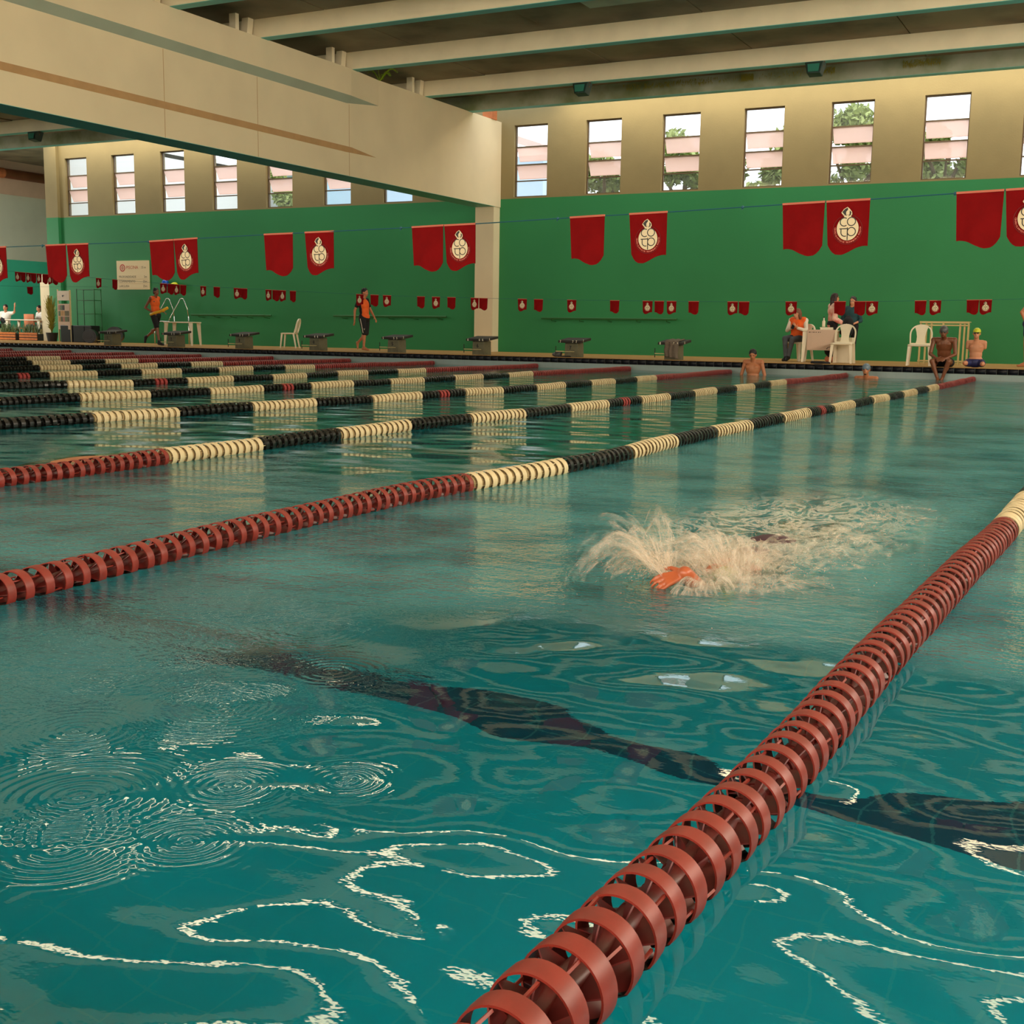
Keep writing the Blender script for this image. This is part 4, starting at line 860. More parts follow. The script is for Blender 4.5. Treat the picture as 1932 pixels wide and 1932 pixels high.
def person(name, loc, rz, J, s=1., skin='skin', label='', group=None, voxel=.010, hair=None, hairlong=0, cap=None, goggles=False, clothes=(), extra=None, noarms=False, facelook=None, eyes=True):
    root = empty(name, loc, rz, label, 'person', group)
    b = MB(); j = {k: Vector(v) for k, v in J.items()}
    hl, hr, sl, sr = j['hipL'], j['hipR'], j['shL'], j['shR']; pel = (hl+hr)/2; nk = (sl+sr)/2; ax = (nk-pel).normalized(); sd = (sl-sr).normalized(); fr = j.get('front', sd.cross(ax)*1.0).normalized()
    R3 = Matrix((sd, fr, ax)).transposed()
    L_ = (nk-pel).length
    b.ell(pel+ax*.03, (.165*s, .115*s, .13*s), 18, 12, rot=R3); b.ell(pel+ax*L_*.42, (.135*s, .098*s, .17*s), 18, 12, rot=R3); b.ell(pel+ax*L_*.74, (.160*s, .112*s, .165*s), 18, 12, rot=R3)
    b.capsule(sl*.86+sr*.14, sr*.86+sl*.14, .062*s, .062*s)
    b.capsule(nk-ax*.02, j['head']-ax*.06*s, .058*s, .050*s)
    for q in ('L', 'R'):
        b.ell(pel+ax*L_*.80+fr*.055*s+sd*(.075 if q == 'L' else -.075)*s, (.07*s, .05*s, .055*s), 12, 8, rot=R3)
        sh = j['sh'+q]; el = j.get('el'+q); wr = j.get('wr'+q)
        if noarms: b.capsule(sh, sh-ax*.10+(.012 if q == 'L' else -.012)*sd, .052*s, .036*s)
        elif el:
            b.ell(sh, (.058*s, .055*s, .06*s), 12, 8); b.capsule(sh, el, .047*s, .036*s); b.capsule(el, wr, .037*s, .024*s)
            hd = j.get('hd'+q, wr-el); hand_parts(b, wr, hd, j.get('hn'+q, fr), 1 if q == 'L' else -1, s, j.get('curl', Vector((.35, 0, 0))).x)
        h, k, a = j['hip'+q], j.get('kn'+q), j.get('an'+q)
        if k:
            b.capsule(h, k, .082*s, .052*s); 
            if a:
                b.capsule(k, a, .050*s, .032*s); b.ell((k*.68+a*.32)-Vector(j.get('calf', -fr)).normalized()*-.012, (.050*s, .05*s, .085*s), 12, 8)
                t = j.get('toe'+q, a+fr*.14-Vector((0, 0, .07))); heel = a+(a-k).normalized()*.045*s-(t-a).normalized()*.03*s
                b.capsule(heel, t, .032*s, .026*s); b.capsule(a, a*.45+t*.55+Vector((0, 0, .005)), .034*s, .026*s)
    face = facelook or fr
    hc, f, u, r, HR = head_parts(b, j['head']+ax*.0, face, (0, 0, 1) if 'headup' not in j else j['headup'], s)
    body = fuse(b, 'body', M[skin], root, voxel)
    if eyes:
        for sg in (-1, 1):
            e = MB(); e.ell(hc+f*.073*s+u*.012*s+r*sg*.031*s, (.013*s, .008*s, .008*s), 8, 6, rot=HR); e.build('eye', M['eye'], root, True)
    if hair:
        e = MB(); e.ell(hc+u*.042*s-f*.022*s, (.084*s, .094*s, .088*s), 18, 12, rot=HR); e.ell(hc-f*.055*s-u*.005*s, (.076*s, .05*s, .085*s), 14, 10, rot=HR)
        if hairlong: e.capsule(hc-f*.055*s, hc-f*.075*s-u*hairlong, .078*s, .055*s); e.capsule(hc-f*.03*s+r*.05, hc-f*.04*s-u*hairlong*.8+r*.06, .05*s, .035*s); e.capsule(hc-f*.03*s-r*.05, hc-f*.04*s-u*hairlong*.8-r*.06, .05*s, .035*s)
        for i in range(10): a = random.uniform(-1, 1); e.ell(hc+u*random.uniform(.06, .115)*s-f*random.uniform(-.045, .07)*s+r*a*.05*s, (.022, .022, .018), 8, 6)
        fuse(e, 'hair', M[hair], root, .010, 1)
    if cap: e = MB(); e.ell(hc+u*.038*s-f*.014*s, (.084*s, .102*s, .092*s), 20, 14, rot=HR); q = fuse(e, 'swim_cap', M[cap], root, .009, 2)
    if goggles:
        e = MB()
        for sg in (-1, 1): e.ell(hc+f*.080*s+u*.014*s+r*sg*.032*s, (.026*s, .014*s, .018*s), 12, 8, rot=HR)
        e.build('goggles', M['goggle'], root, True)
        e = MB(); e.tube([hc+u*.02*s+r*math.cos(a)*.088*s+f*(math.sin(a)*.1-.01)*s for a in np.linspace(0, 2*PI, 20)], .006, 6); e.build('goggle_strap', M['goggle'], root)
    for (nm, mk, fn) in clothes:
        e = MB(); fn(e, j, ax, sd, fr, R3, pel, nk, L_, s); fuse(e, nm, M[mk], root, voxel, 2)
    if extra: extra(root, j)
    return root
def shirt(sleeve=.5, grow=.014, low=0.):
    def f(e, j, ax, sd, fr, R3, pel, nk, L_, s):
        e.ell(pel+ax*(L_*.42-low*.5), ((.135+grow)*s, (.100+grow)*s, .20*s+low), 18, 12, rot=R3); e.ell(pel+ax*(.04-low), ((.160+grow)*s, (.115+grow)*s, .13*s), 18, 12, rot=R3); e.ell(pel+ax*L_*.74, ((.160+grow)*s, (.118+grow)*s, .17*s), 18, 12, rot=R3)
        e.capsule(j['shL']*.88+j['shR']*.12, j['shR']*.88+j['shL']*.12, (.063+grow)*s)
        if sleeve:
            for q in 'LR':
                a, c, w = j['sh'+q], j['el'+q], j['wr'+q]; e.ell(a, ((.06+grow)*s,)*3, 12, 8)
                if sleeve <= 1: e.capsule(a, a.lerp(c, sleeve), (.049+grow)*s, (.042+grow)*s)
                else: e.capsule(a, c, (.049+grow)*s, (.038+grow)*s); e.capsule(c, c.lerp(w, sleeve-1), (.038+grow)*s, (.028+grow)*s)
    return f
def pants(leg=.6, grow=.014, leg2=0.):
    def f(e, j, ax, sd, fr, R3, pel, nk, L_, s):
        e.ell(pel+ax*.01, ((.168+grow)*s, (.118+grow)*s, .12*s), 18, 12, rot=R3)
        for q in 'LR':
            h, k, a = j['hip'+q], j['kn'+q], j.get('an'+q)
            e.capsule(h, h.lerp(k, leg), (.084+grow)*s, (.084-.03*leg+grow)*s)
            if leg2: e.capsule(h.lerp(k, leg), k, (.06+grow)*s, (.053+grow)*s); e.capsule(k, k.lerp(a, leg2), (.052+grow)*s, (.036+grow)*s)
    return f
def shoes(h=.05):
    def f(e, j, ax, sd, fr, R3, pel, nk, L_, s):
        for q in 'LR': a, k = j['an'+q], j['kn'+q]; t = j.get('toe'+q, a+fr*.14-Vector((0, 0, .07))); heel = a+(a-k).normalized()*.045*s-(t-a).normalized()*.03*s; e.capsule(heel, t, .043*s, .036*s); e.capsule(heel+(k-a)*.02, a+(k-a)*.10, .045*s, .045*s); e.capsule(a, a*.45+t*.55, .043*s, .036*s)
    return f

# walking man, left (orange vest, black shorts and shoes, yellow tube in hand): faces +X (right in the picture)
WJ = dict(front=(1, 0, 0), hipL=(0, .09, .90), hipR=(0, -.09, .90), shL=(-.02, .17, 1.40), shR=(-.02, -.17, 1.40), head=(.05, 0, 1.60))
J = dict(WJ, knR=(.14, -.09, .50), anR=(.20, -.09, .09), toeR=(.36, -.09, .03), knL=(-.10, .09, .50), anL=(-.50, .09, .24), toeL=(-.55, .09, .09),
         elR=(-.20, -.22, 1.12), wrR=(.06, -.18, .98), elL=(-.1, .20, 1.12), wrL=(.20, .14, 1.00))
def tube_extra(root, j):
    pass
person('person', (-26.42, 27.3, ZD), 0, J, .98, 'skin_brown', 'person walking right in an orange tank vest and black shorts, holding a yellow tube', hair='hair', voxel=.011,
       clothes=(('tank_vest', 'orange', shirt(0, .012)), ('shorts', 'black_cloth', pants(.82, .02)), ('shoes', 'shoe', shoes())))
b = MB(); b.tube([(-26.45, 27.12, ZD+.92), (-26.28, 27.12, ZD+.97), (-26.02, 27.14, ZD+1.03), (-25.80, 27.16, ZD+1.12)], .042, 12); b.tube([(-26.0, 27.14, ZD+1.035), (-25.93, 27.145, ZD+1.06)], .048, 12); tag(b.build('swim_tube', M['yellow'], smooth=True), 'yellow tube held by the walking man at the left', 'tube')
# walking man, middle (orange front, black back and sleeves, black shorts with white side line, bare feet)
J = dict(WJ, head=(.03, -.0, 1.56), shL=(-.04, .17, 1.36), shR=(-.04, -.17, 1.36), hipL=(0, .09, .87), hipR=(0, -.09, .87), knR=(.07, -.09, .47), anR=(.04, -.09, .09), toeR=(.20, -.09, .03), knL=(.0, .09, .47), anL=(-.27, .09, .22), toeL=(-.28, .09, .06),
         elR=(-.15, -.23, 1.08), wrR=(-.16, -.23, .82), elL=(.05, .23, 1.10), wrL=(.20, .20, .90))
def orange_front(e, j, ax, sd, fr, R3, pel, nk, L_, s):
    e.ell(pel+ax*L_*.42+fr*.035, (.140*s, .100*s, .20*s), 18, 12, rot=R3); e.ell(pel+ax*.05+fr*.03, (.160*s, .115*s, .13*s), 18, 12, rot=R3); e.ell(pel+ax*L_*.74+fr*.035, (.165*s, .112*s, .17*s), 18, 12, rot=R3)
def side_line(root, j):
    b = MB(); b.tube([(0.01, -.205, .86), (.05, -.19, .66), (.075, -.165, .48)], .008, 6); b.build('side_stripe', M['marker'], root)
    b = MB(); b.add([(.10, -.178, .60), (.12, -.176, .55), (.14, -.174, .60), (.13, -.174, .60), (.12, -.1765, .57), (.11, -.178, .60)], [(0, 1, 4, 5), (1, 2, 3, 4)]); b.build('shorts_mark', M['marker'], root)
person('person', (-18.76, 27.2, ZD), 0, J, 1., 'skin_tan', 'person walking right barefoot in an orange and black shirt and long black shorts', hair='hair', voxel=.011,
       clothes=(('shirt', 'black_cloth', shirt(.6, .013)), ('vest_front', 'orange', orange_front), ('shorts', 'black_cloth', pants(.98, .02))), extra=side_line)
# seated marshal (orange vest, long hair, looking at a phone)
J = dict(front=(-.25, -1, 0), hipL=(.09, .0, .52), hipR=(-.09, .0, .52), shL=(.17, -.0, .93), shR=(-.17, .03, .93), head=(-.02, -.07, 1.085), knL=(-.02, -.38, .50), knR=(-.20, -.34, .52), anL=(-.10, -.34, .10), anR=(-.17, -.32, .08), toeL=(-.12, -.46, .03), toeR=(-.19, -.46, .03),
         elL=(.22, -.10, .70), wrL=(.05, -.27, .76), elR=(-.22, -.10, .70), wrR=(-.09, -.28, .76), hdL=(-.6, -.3, .6), hdR=(.6, -.3, .6))
def vest(e, j, ax, sd, fr, R3, pel, nk, L_, s): shirt(0, .03)(e, j, ax, sd, fr, R3, pel, nk, L_, s)
person('person', (-7.05, 27.74, ZD), 0, J, .95, 'skin', 'person seated in an orange vest over white sleeves, looking down at a phone', hair='hair_br', hairlong=.14, voxel=.011, facelook=Vector((-.6, -.8, -.15)),
       clothes=(('sleeves', 'cloth_white', shirt(1.9, .010)), ('vest', 'orange', vest), ('trousers', 'jeans', pants(1., .014, .92)), ('shoes', 'shoe', shoes())))
b = MB(); b.box(-.035, .035, -.006, .006, -.07, .07); o = bevel(b.build('phone', M['black_plastic']), .008); o.location = (-7.08, 27.42, ZD+.80); o.rotation_euler = (-.4, .2, 0); tag(o, 'dark phone held by the seated marshal in the orange vest', 'phone')
# standing woman with long hair, pink and white shirt, facing away to the right
J = dict(front=(.75, .5, 0), hipL=(-.05, .08, .86), hipR=(.05, -.08, .86), shL=(-.09, .14, 1.28), shR=(.09, -.14, 1.28), head=(.03, .02, 1.46), knL=(-.05, .09, .46), knR=(.06, -.07, .46), anL=(-.06, .10, .08), anR=(.05, -.08, .08),
         elR=(.07, -.20, .98), wrR=(.26, -.12, .86), elL=(.0, .2, 1.0), wrL=(.2, .2, .9))
person('person', (-6.40, 28.35, ZD), 0, J, .93, 'skin', 'person standing with long dark hair in a pink and white shirt behind the table', hair='hair_dk', hairlong=.24, voxel=.011,
       clothes=(('shirt', 'pinkshirt', shirt(1.75, .016, .04)), ('trousers', 'black_cloth', pants(1., .016, .95)), ('shoes', 'shoe', shoes())))
# second standing woman behind, facing camera
J = dict(front=(-.2, -1, 0), hipL=(.09, 0, .83), hipR=(-.09, 0, .83), shL=(.15, 0, 1.22), shR=(-.15, 0, 1.22), head=(.02, -.03, 1.40), knL=(.08, -.02, .44), knR=(-.08, -.02, .44), anL=(.08, .02, .08), anR=(-.08, .02, .08), toeL=(.1, -.14, .03), toeR=(-.1, -.14, .03),
         elL=(.21, .02, .95), wrL=(.10, -.16, .88), elR=(-.21, .02, .95), wrR=(-.08, -.16, .88))
person('person', (-6.06, 28.75, ZD), 0, J, .92, 'skin', 'person standing in dark teal clothes, mostly hidden behind a small red pennant', hair='hair_dk', hairlong=.18, voxel=.011,
       clothes=(('dress', 'teal_cloth', shirt(1.3, .018, .05)), ('trousers', 'black_cloth', pants(1., .016, .95)), ('shoes', 'shoe', shoes())))
# boy standing in the water (chest out)
J = dict(front=(-.15, -1, 0), hipL=(.09, .03, -.26), hipR=(-.09, .03, -.26), shL=(.175, .02, .27), shR=(-.175, .02, .27), head=(0, -.05, .42), headup=(0, -.18, 1), knL=(.09, -.02, -.80), knR=(-.09, -.02, -.80), anL=(.09, .05, -1.2), anR=(-.09, .05, -1.2), toeL=(.1, -.1, -1.27), toeR=(-.1, -.1, -1.27),
         elL=(.25, .03, .0), wrL=(.23, -.10, -.22), elR=(-.25, .03, .0), wrR=(-.23, -.10, -.22))
person('person', (-7.20, 24.75, 0), 0, J, .98, 'skin_tan', 'dark-haired boy standing chest-deep in the water at the far wall', hair='hair', voxel=.009, facelook=Vector((.1, -1, -.35)), clothes=(('swim_shorts', 'black_cloth', pants(.5, .012)),))
# man in the water with cap
J = dict(front=(0, -1, 0), hipL=(.09, .05, -.55), hipR=(-.09, .05, -.55), shL=(.19, .04, -.01), shR=(-.19, .04, -.01), head=(0, -.03, .175), knL=(.1, -.1, -.9), knR=(-.1, -.1, -.9), anL=(.1, .1, -1.25), anR=(-.1, .1, -1.25), toeL=(.1, -.05, -1.3), toeR=(-.1, -.05, -1.3),
         elL=(.3, -.05, -.2), wrL=(.2, -.25, -.25), elR=(-.3, -.05, -.2), wrR=(-.2, -.25, -.25))
def goatee(root, j):
    b = MB(); b.ell((0, -.098, .085), (.020, .012, .018), 10, 8); b.build('beard', M['hair'], root, True)
person('person', (-4.90, 24.95, 0), 0, J, 1.0, 'skin_tan', 'bearded man with a grey-blue swim cap, only head and shoulders above water', cap='bluecap', voxel=.009, extra=goatee, clothes=(('swim_shorts', 'navy', pants(.4, .012)),))
# man sitting on the pool edge, hands clasped, feet over the water
J = dict(front=(0, -1, 0), hipL=(.11, .17, .09), hipR=(-.11, .17, .09), shL=(.20, .02, .54), shR=(-.20, .02, .54), head=(.0, -.11, .70), knL=(.16, -.28, .12), knR=(-.16, -.28, .12), anL=(.05, -.24, -.22), anR=(-.04, -.25, -.22), toeL=(.03, -.36, -.29), toeR=(-.02, -.37, -.29),
         elL=(.24, -.06, .26), wrL=(.07, -.26, .17), elR=(-.24, -.06, .26), wrR=(-.07, -.26, .17), hdL=(-.9, -.25, -.2), hdR=(.9, -.3, -.15), hnL=(0, -1, .4), hnR=(0, -1, .4))
person('person', (-3.52, 25.55, ZD), -.02, J, 1.02, 'skin_brown', 'brown-skinned man in a grey cap sitting on the pool edge, hands clasped, feet hanging down', cap='greycap', voxel=.009, facelook=Vector((0, -1, -.2)), clothes=(('swim_trunks', 'black_cloth', pants(.35, .012)),))
# swimmer with lime cap, short arms and legs, seated on the edge
J = dict(front=(0, -1, 0), hipL=(.10, .08, .10), hipR=(-.10, .08, .10), shL=(.155, .06, .50), shR=(-.155, .06, .50), head=(.0, .0, .68), knL=(.16, -.08, .08), knR=(-.17, -.12, .09))
person('person', (-2.93, 25.72, ZD), 0, J, .92, 'skin', 'swimmer in a lime yellow cap and goggles seated on the edge in navy trunks', cap='lime', goggles=True, noarms=True, voxel=.009, eyes=False, clothes=(('swim_trunks', 'navy', pants(.62, .014)),))
# person at the right frame edge
J = dict(front=(-1, -.1, 0), hipL=(0, .09, .90), hipR=(0, -.09, .90), shL=(.02, .18, 1.36), shR=(.02, -.18, 1.36), head=(-.02, 0, 1.58), knL=(.0, .1, .48), knR=(-.02, -.1, .48), anL=(.02, .1, .08), anR=(.0, -.1, .08), toeL=(-.13, .1, .03), toeR=(-.15, -.1, .03),
         elL=(.10, .24, 1.12), wrL=(.0, .22, .9), elR=(-.14, -.24, 1.14), wrR=(-.04, -.25, .92))
person('person', (-2.12, 27.55, ZD), 0, J, 1., 'skin_tan', 'person cut off by the right edge of the photo, only an arm and leg showing', hair='hair', voxel=.012, clothes=(('swim_trunks', 'navy', pants(.5, .014)),))
# spectators in the far left corner
SJ = dict(hipL=(.09, .0, .50), hipR=(-.09, .0, .50), shL=(.18, .04, .96), shR=(-.18, .04, .96), head=(0, -.02, 1.16), knL=(.11, -.42, .50), knR=(-.11, -.42, .50), anL=(.11, -.42, .09), anR=(-.11, -.42, .09), elL=(.24, -.02, .70), wrL=(.14, -.24, .66), elR=(-.24, -.02, .70), wrR=(-.14, -.24, .66), front=(0, -1, 0))
person('person', (-37.12, 30.75, ZD), .4, dict(SJ, elL=(.36, -.05, 1.0), wrL=(.40, -.1, 1.2)), 1., 'skin', 'spectator at the left edge raising a hand, dark vest over a pale green top', hair='hair_dk', voxel=.014, clothes=(('top', 'white_cloth', shirt(.6, .014)), ('dark_vest', 'black_cloth', lambda e, j, ax, sd, fr, R3, pel, nk, L_, s: e.ell(pel+ax*L_*.4-sd*.05, (.16, .13, .25), 14, 10, rot=R3)), ('trousers', 'black_cloth', pants(1., .014, .9))))
person('person', (-36.80, 32.0, ZD), -.2, SJ, .98, 'skin', 'spectator in a bright white shirt behind the far left table', hair='hair', voxel=.014, clothes=(('shirt', 'white_cloth', shirt(.6, .02)), ('trousers', 'jeans', pants(1., .014, .9))))
person('person', (-35.85, 32.0, ZD), .7, SJ, .98, 'skin_tan', 'spectator in black partly hidden behind the cream post and palm', hair='hair', voxel=.014, clothes=(('shirt', 'black_cloth', shirt(.6, .014)), ('trousers', 'black_cloth', pants(1., .014, .9))))
b = MB(); b.box(-.25, .25, -.03, .03, .40, .95); b.box(-.25, .25, -.45, .0, .40, .44); b.box(-.24, -.2, -.44, -.4, 0, .4); b.box(.2, .24, -.44, -.4, 0, .4); b.box(-.24, -.2, -.04, 0, 0, .4); b.box(.2, .24, -.04, 0, 0, .4)
o = b.build('covered_chair', M['salmon']); o.location = (-36.95, 31.65, ZD); tag(o, 'salmon coloured chair between the spectators at the left', 'chair')
for i, (x, y, r_) in enumerate(((-37.12, 30.75, .4), (-36.80, 32.0, -.2), (-35.85, 32.0, .7))):
    q = MB(); q.box(-.2, .2, -.2, .2, 0, .40); o = q.build('stool', M['cream_metal']); o.location = (x, y, ZD); o.rotation_euler.z = r_; tag(o, 'low cream stool under the %s' % ['spectator raising a hand', 'spectator in the white shirt', 'spectator in black behind the palm'][i], 'stool', 'spectator stools')

# ------------------------------------------------------------------ the swimmer and the splash
sw = empty('person', (-1.30, 3.56, 0), 0, 'swimmer reaching forward with one orange hand out of the splash', 'person')
M['wet_skin'] = mat('wet_warm_skin', lin(190, 98, 60), .3, .12, 30)  # orange-brown skin tone for the whole swimmer
b = MB()
# arm from the shoulder (under the splash) to the hand entering toward the camera-left
sh, el, wr = V(.12, .60, -.03), V(.075, .37, -.12), V(.020, .155, .048)
b.capsule(sh, el, .048, .040); b.capsule(el, wr, .040, .026, 12)
hand_parts(b, wr, V(-.74, -.46, -.30), V(.12, -.66, .74), 1, .82, .50, .0074)
b.ell((.02, .70, -.10), (.20, .13, .11)); b.ell((.02, .95, -.11), (.155, .22, .11)); b.ell((.02, 1.25, -.11), (.165, .18, .11)); b.capsule((.10, 1.3, -.12), (.12, 1.75, -.18), .085, .055); b.capsule((-.06, 1.3, -.12), (-.08, 1.72, -.22), .085, .055)
b.capsule((.12, 1.75, -.18), (.12, 2.15, -.12), .052, .035); b.capsule((-.08, 1.72, -.22), (-.08, 2.1, -.25), .052, .035); b.capsule((.12, 2.15, -.12), (.12, 2.32, -.14), .035, .025); b.capsule((-.08, 2.1, -.25), (-.08, 2.27, -.27), .035, .025)
b.capsule((-.16, .66, -.08), (-.30, .86, -.22), .048, .038); b.capsule((-.30, .86, -.22), (-.26, .62, -.40), .038, .026); hand_parts(b, V(-.26, .62, -.40), V(.1, -.8, -.4), V(0, .3, 1), 1, .95)
b.capsule((.02, .62, -.05), (.02, .50, -.03), .058, .055); hc, f_, u_, r_, HR = head_parts(b, (.05, .50, -.115), (0, -.75, -.66), (0, -.6, .8), 1.)
fuse(b, 'body', M['wet_skin'], sw, .0042, 1)
e = MB(); e.ell(hc+u_*.038-f_*.014, (.084, .102, .092), 20, 14, rot=HR); fuse(e, 'swim_cap', mat('olive_swim_cap', lin(150, 150, 50), .4), sw, .008, 2)
e = MB(); e.ell((.02, .95, -.11), (.165, .24, .12)); e.ell((.02, 1.25, -.10), (.175, .18, .12)); fuse(e, 'swimsuit', mat('dark_plum_swimsuit', lin(70, 44, 56), .6), sw, .01, 2)
def splash_mat(name, amax, sheeted):
    m = bpy.data.materials.new(name); m.use_nodes = True; nt = m.node_tree; nt.nodes.clear(); N = nt.nodes; L = nt.links
    out = N.new('ShaderNodeOutputMaterial'); tr = N.new('ShaderNodeBsdfTransparent'); tr.inputs[0].default_value = (1, 1, 1, 1)
    d = N.new('ShaderNodeBsdfDiffuse'); d.inputs[0].default_value = (.92, .80, .66, 1); t2 = N.new('ShaderNodeBsdfTranslucent'); t2.inputs[0].default_value = (.92, .80, .68, 1)
    a = N.new('ShaderNodeMixShader'); a.inputs[0].default_value = .4; L.new(d.outputs[0], a.inputs[1]); L.new(t2.outputs[0], a.inputs[2])
    e = N.new('ShaderNodeMixShader'); e.inputs[0].default_value = amax; L.new(tr.outputs[0], e.inputs[1]); L.new(a.outputs[0], e.inputs[2]); L.new(e.outputs[0], out.inputs[0])
    if sheeted:      # a torn water sheet: threads drawn out along the flow (UV v), thinning to the rim
        uv = N.new('ShaderNodeUVMap'); mp = N.new('ShaderNodeMapping'); mp.inputs['Scale'].default_value = (1, 1, 1); L.new(uv.outputs[0], mp.inputs[0])
        n = N.new('ShaderNodeTexNoise'); n.inputs['Scale'].default_value = 1; n.inputs['Detail'].default_value = 5; n.inputs['Roughness'].default_value = .62; n.inputs['Distortion'].default_value = .35; L.new(mp.outputs[0], n.inputs['Vector'])
        at = N.new('ShaderNodeAttribute'); at.attribute_name = 'thick'
        ad = N.new('ShaderNodeMath'); ad.operation = 'ADD'; L.new(n.outputs[0], ad.inputs[0]); L.new(at.outputs['Fac'], ad.inputs[1])
        r = N.new('ShaderNodeMapRange'); r.inputs[1].default_value = .44; r.inputs[2].default_value = .72; r.inputs[4].default_value = amax; L.new(ad.outputs[0], r.inputs[0]); L.new(r.outputs[0], e.inputs[0])
    return m
M['splash'] = splash_mat('splash_droplets', .45, False); M['sheet'] = splash_mat('splash_sheet', .62, True)
def ballistic(o, v0, t): return o+v0*t+Vector((0, 0, -4.9*t*t))
SV, SF, SU, ST = [], [], [], []
def fan(org, az0, az1, elv, sp, seed, spread=0., t0=.03, t1=1.0, nu=70, nt_=26, ragged=.25, thick=.05):
    base = len(SV)
    for i in range(nu+1):
        u = i/nu; az = az0+(az1-az0)*u; f1 = noise.fractal(Vector((u*6+seed, seed, 0)), .7, 2., 4); f2 = noise.noise(Vector((u*9+seed*2, 3.3, seed)))
        s_ = sp*(1+ragged*f1); el_ = elv+.22*f2; o_ = org+Vector((math.cos(az), math.sin(az), 0))*spread
        v0 = Vector((math.cos(az)*math.cos(el_), math.sin(az)*math.cos(el_), math.sin(el_)))*s_; T = 2*v0.z/9.8*t1
        for j in range(nt_+1):
            t = T*(t0+(1-t0)*j/nt_); p = ballistic(o_, v0, t); k = noise.noise(Vector((u*14+seed, j*.25, seed)))*.006*(j/nt_); p += Vector((k, k*.5, k)); p.z = max(p.z, -.01)
            SV.append(p); SU.append((u*abs(az1-az0)*9+seed*3, j/nt_*s_*1.9)); e_ = min(u, 1-u)*6; ST.append(thick-.16*(j/nt_)**2-.25*max(0, 1-e_))
    for i in range(nu):
        for j in range(nt_): q = base+i*(nt_+1)+j; SF.append((q, q+1, q+nt_+2, q+nt_+1))
H0 = V(-1.32, 3.70, .02)
for k in range(5): fan(H0, 1.75-.1*k, 3.95+.12*k, .86+.07*k, 1.42+.14*k, 11.3*k+1, .01+.012*k, thick=.06-.015*k)
C0 = V(-1.20, 4.02, 0)
for k in range(6): fan(C0+V(random.gauss(0, .03), random.gauss(0, .04), 0), 0, 2*PI, 1.12-.10*k, 1.62-.12*k+.1*random.random(), 7.7*k+50, .05+.028*k, nu=120, thick=.05)
for k in range(4): fan(V(-1.12+.03*k, 3.90-.03*k, .02), -2.2, .6, .75-.1*k, .95+.12*k, 5.1*k+90, .06, thick=.04)
for k in range(5): fan(V(-1.12+.05*k, 4.45+.38*k, 0), -.3, 3.5, 1.0-.05*k, .95-.10*k, 3.7*k+130, .10, thick=.0)
fan(V(-1.245, 3.70, -.01), -2.6, 1.2, .95, .95, 201, .02, thick=.12); fan(V(-1.215, 3.74, -.01), -2.8, 1.0, 1.1, 1.15, 207, .02, thick=.10)
fan(V(-1.45, 4.75, 0), 1.9, 3.0, 1.1, 1.35, 171, .05, thick=-.02); fan(V(-1.2, 5.0, 0), 1.2, 2.6, 1.05, 1.15, 181, .08, thick=-.03)
q = MB(); q.v = [tuple(v) for v in SV]; q.f = SF; q.m = [0]*len(SF); sh_o = q.build('splash_sheets', M['sheet'], None, True)
uvl = sh_o.data.uv_layers.new(name='flow'); vi = np.empty(len(sh_o.data.loops), int); sh_o.data.loops.foreach_get('vertex_index', vi); uvl.data.foreach_set('uv', np.array(SU, dtype=np.float32)[vi].ravel())
at_ = sh_o.data.attributes.new('thick', 'FLOAT', 'POINT'); at_.data.foreach_set('value', np.array(ST, dtype=np.float32))
b = MB()
def streak(p, v, L_, w):
    v = v.normalized(); n = v.cross(Vector((.4, -.8, .3))).normalized()*w; k = v.cross(n).normalized()*w
    p = Vector(p); b.add([p, p+v*L_*.4+n, p+v*L_*.4+k, p+v*L_*.4-n, p+v*L_*.4-k, p+v*L_], [(0, 1, 2), (0, 2, 3), (0, 3, 4), (0, 4, 1), (5, 2, 1), (5, 3, 2), (5, 4, 3), (5, 1, 4)])
for i in range(2600):
    w_ = random.random()
    if w_ < .35: o_, az, sp, el_ = H0, random.gauss(2.85, .5), random.uniform(1.0, 2.0), random.gauss(.95, .15)
    elif w_ < .8: o_, az, sp, el_ = C0+V(random.gauss(0, .10), random.gauss(0, .13), 0), random.uniform(0, 2*PI), random.uniform(.5, 1.75), random.gauss(1.0, .25)
    else: o_, az, sp, el_ = V(random.gauss(-1.08, .16), random.uniform(4.3, 5.9), 0), random.uniform(0, 2*PI), random.uniform(.3, .9), 1.
    v0 = V(math.cos(az)*math.cos(el_), math.sin(az)*math.cos(el_), math.sin(el_))*sp; t = max(.01, 2*v0.z/9.8)*random.uniform(.15, .97); p = ballistic(o_, v0, t)
    streak(p, v0+V(0, 0, -9.8*t), random.uniform(.003, .014), random.uniform(.0004, .0013))
for i in range(260):
    o_ = V(random.gauss(-1.25, .35), random.gauss(4.1, .4), abs(random.gauss(0, .05))); b.ell(o_, (random.uniform(.0008, .0018),)*3, 5, 4)
spl = b.build('splash', M['splash']); tag(spl, 'spray and water sheets thrown up around the swimmer', 'splash', kind='stuff'); sh_o.parent = spl; sh_o['kind'] = 'stuff'
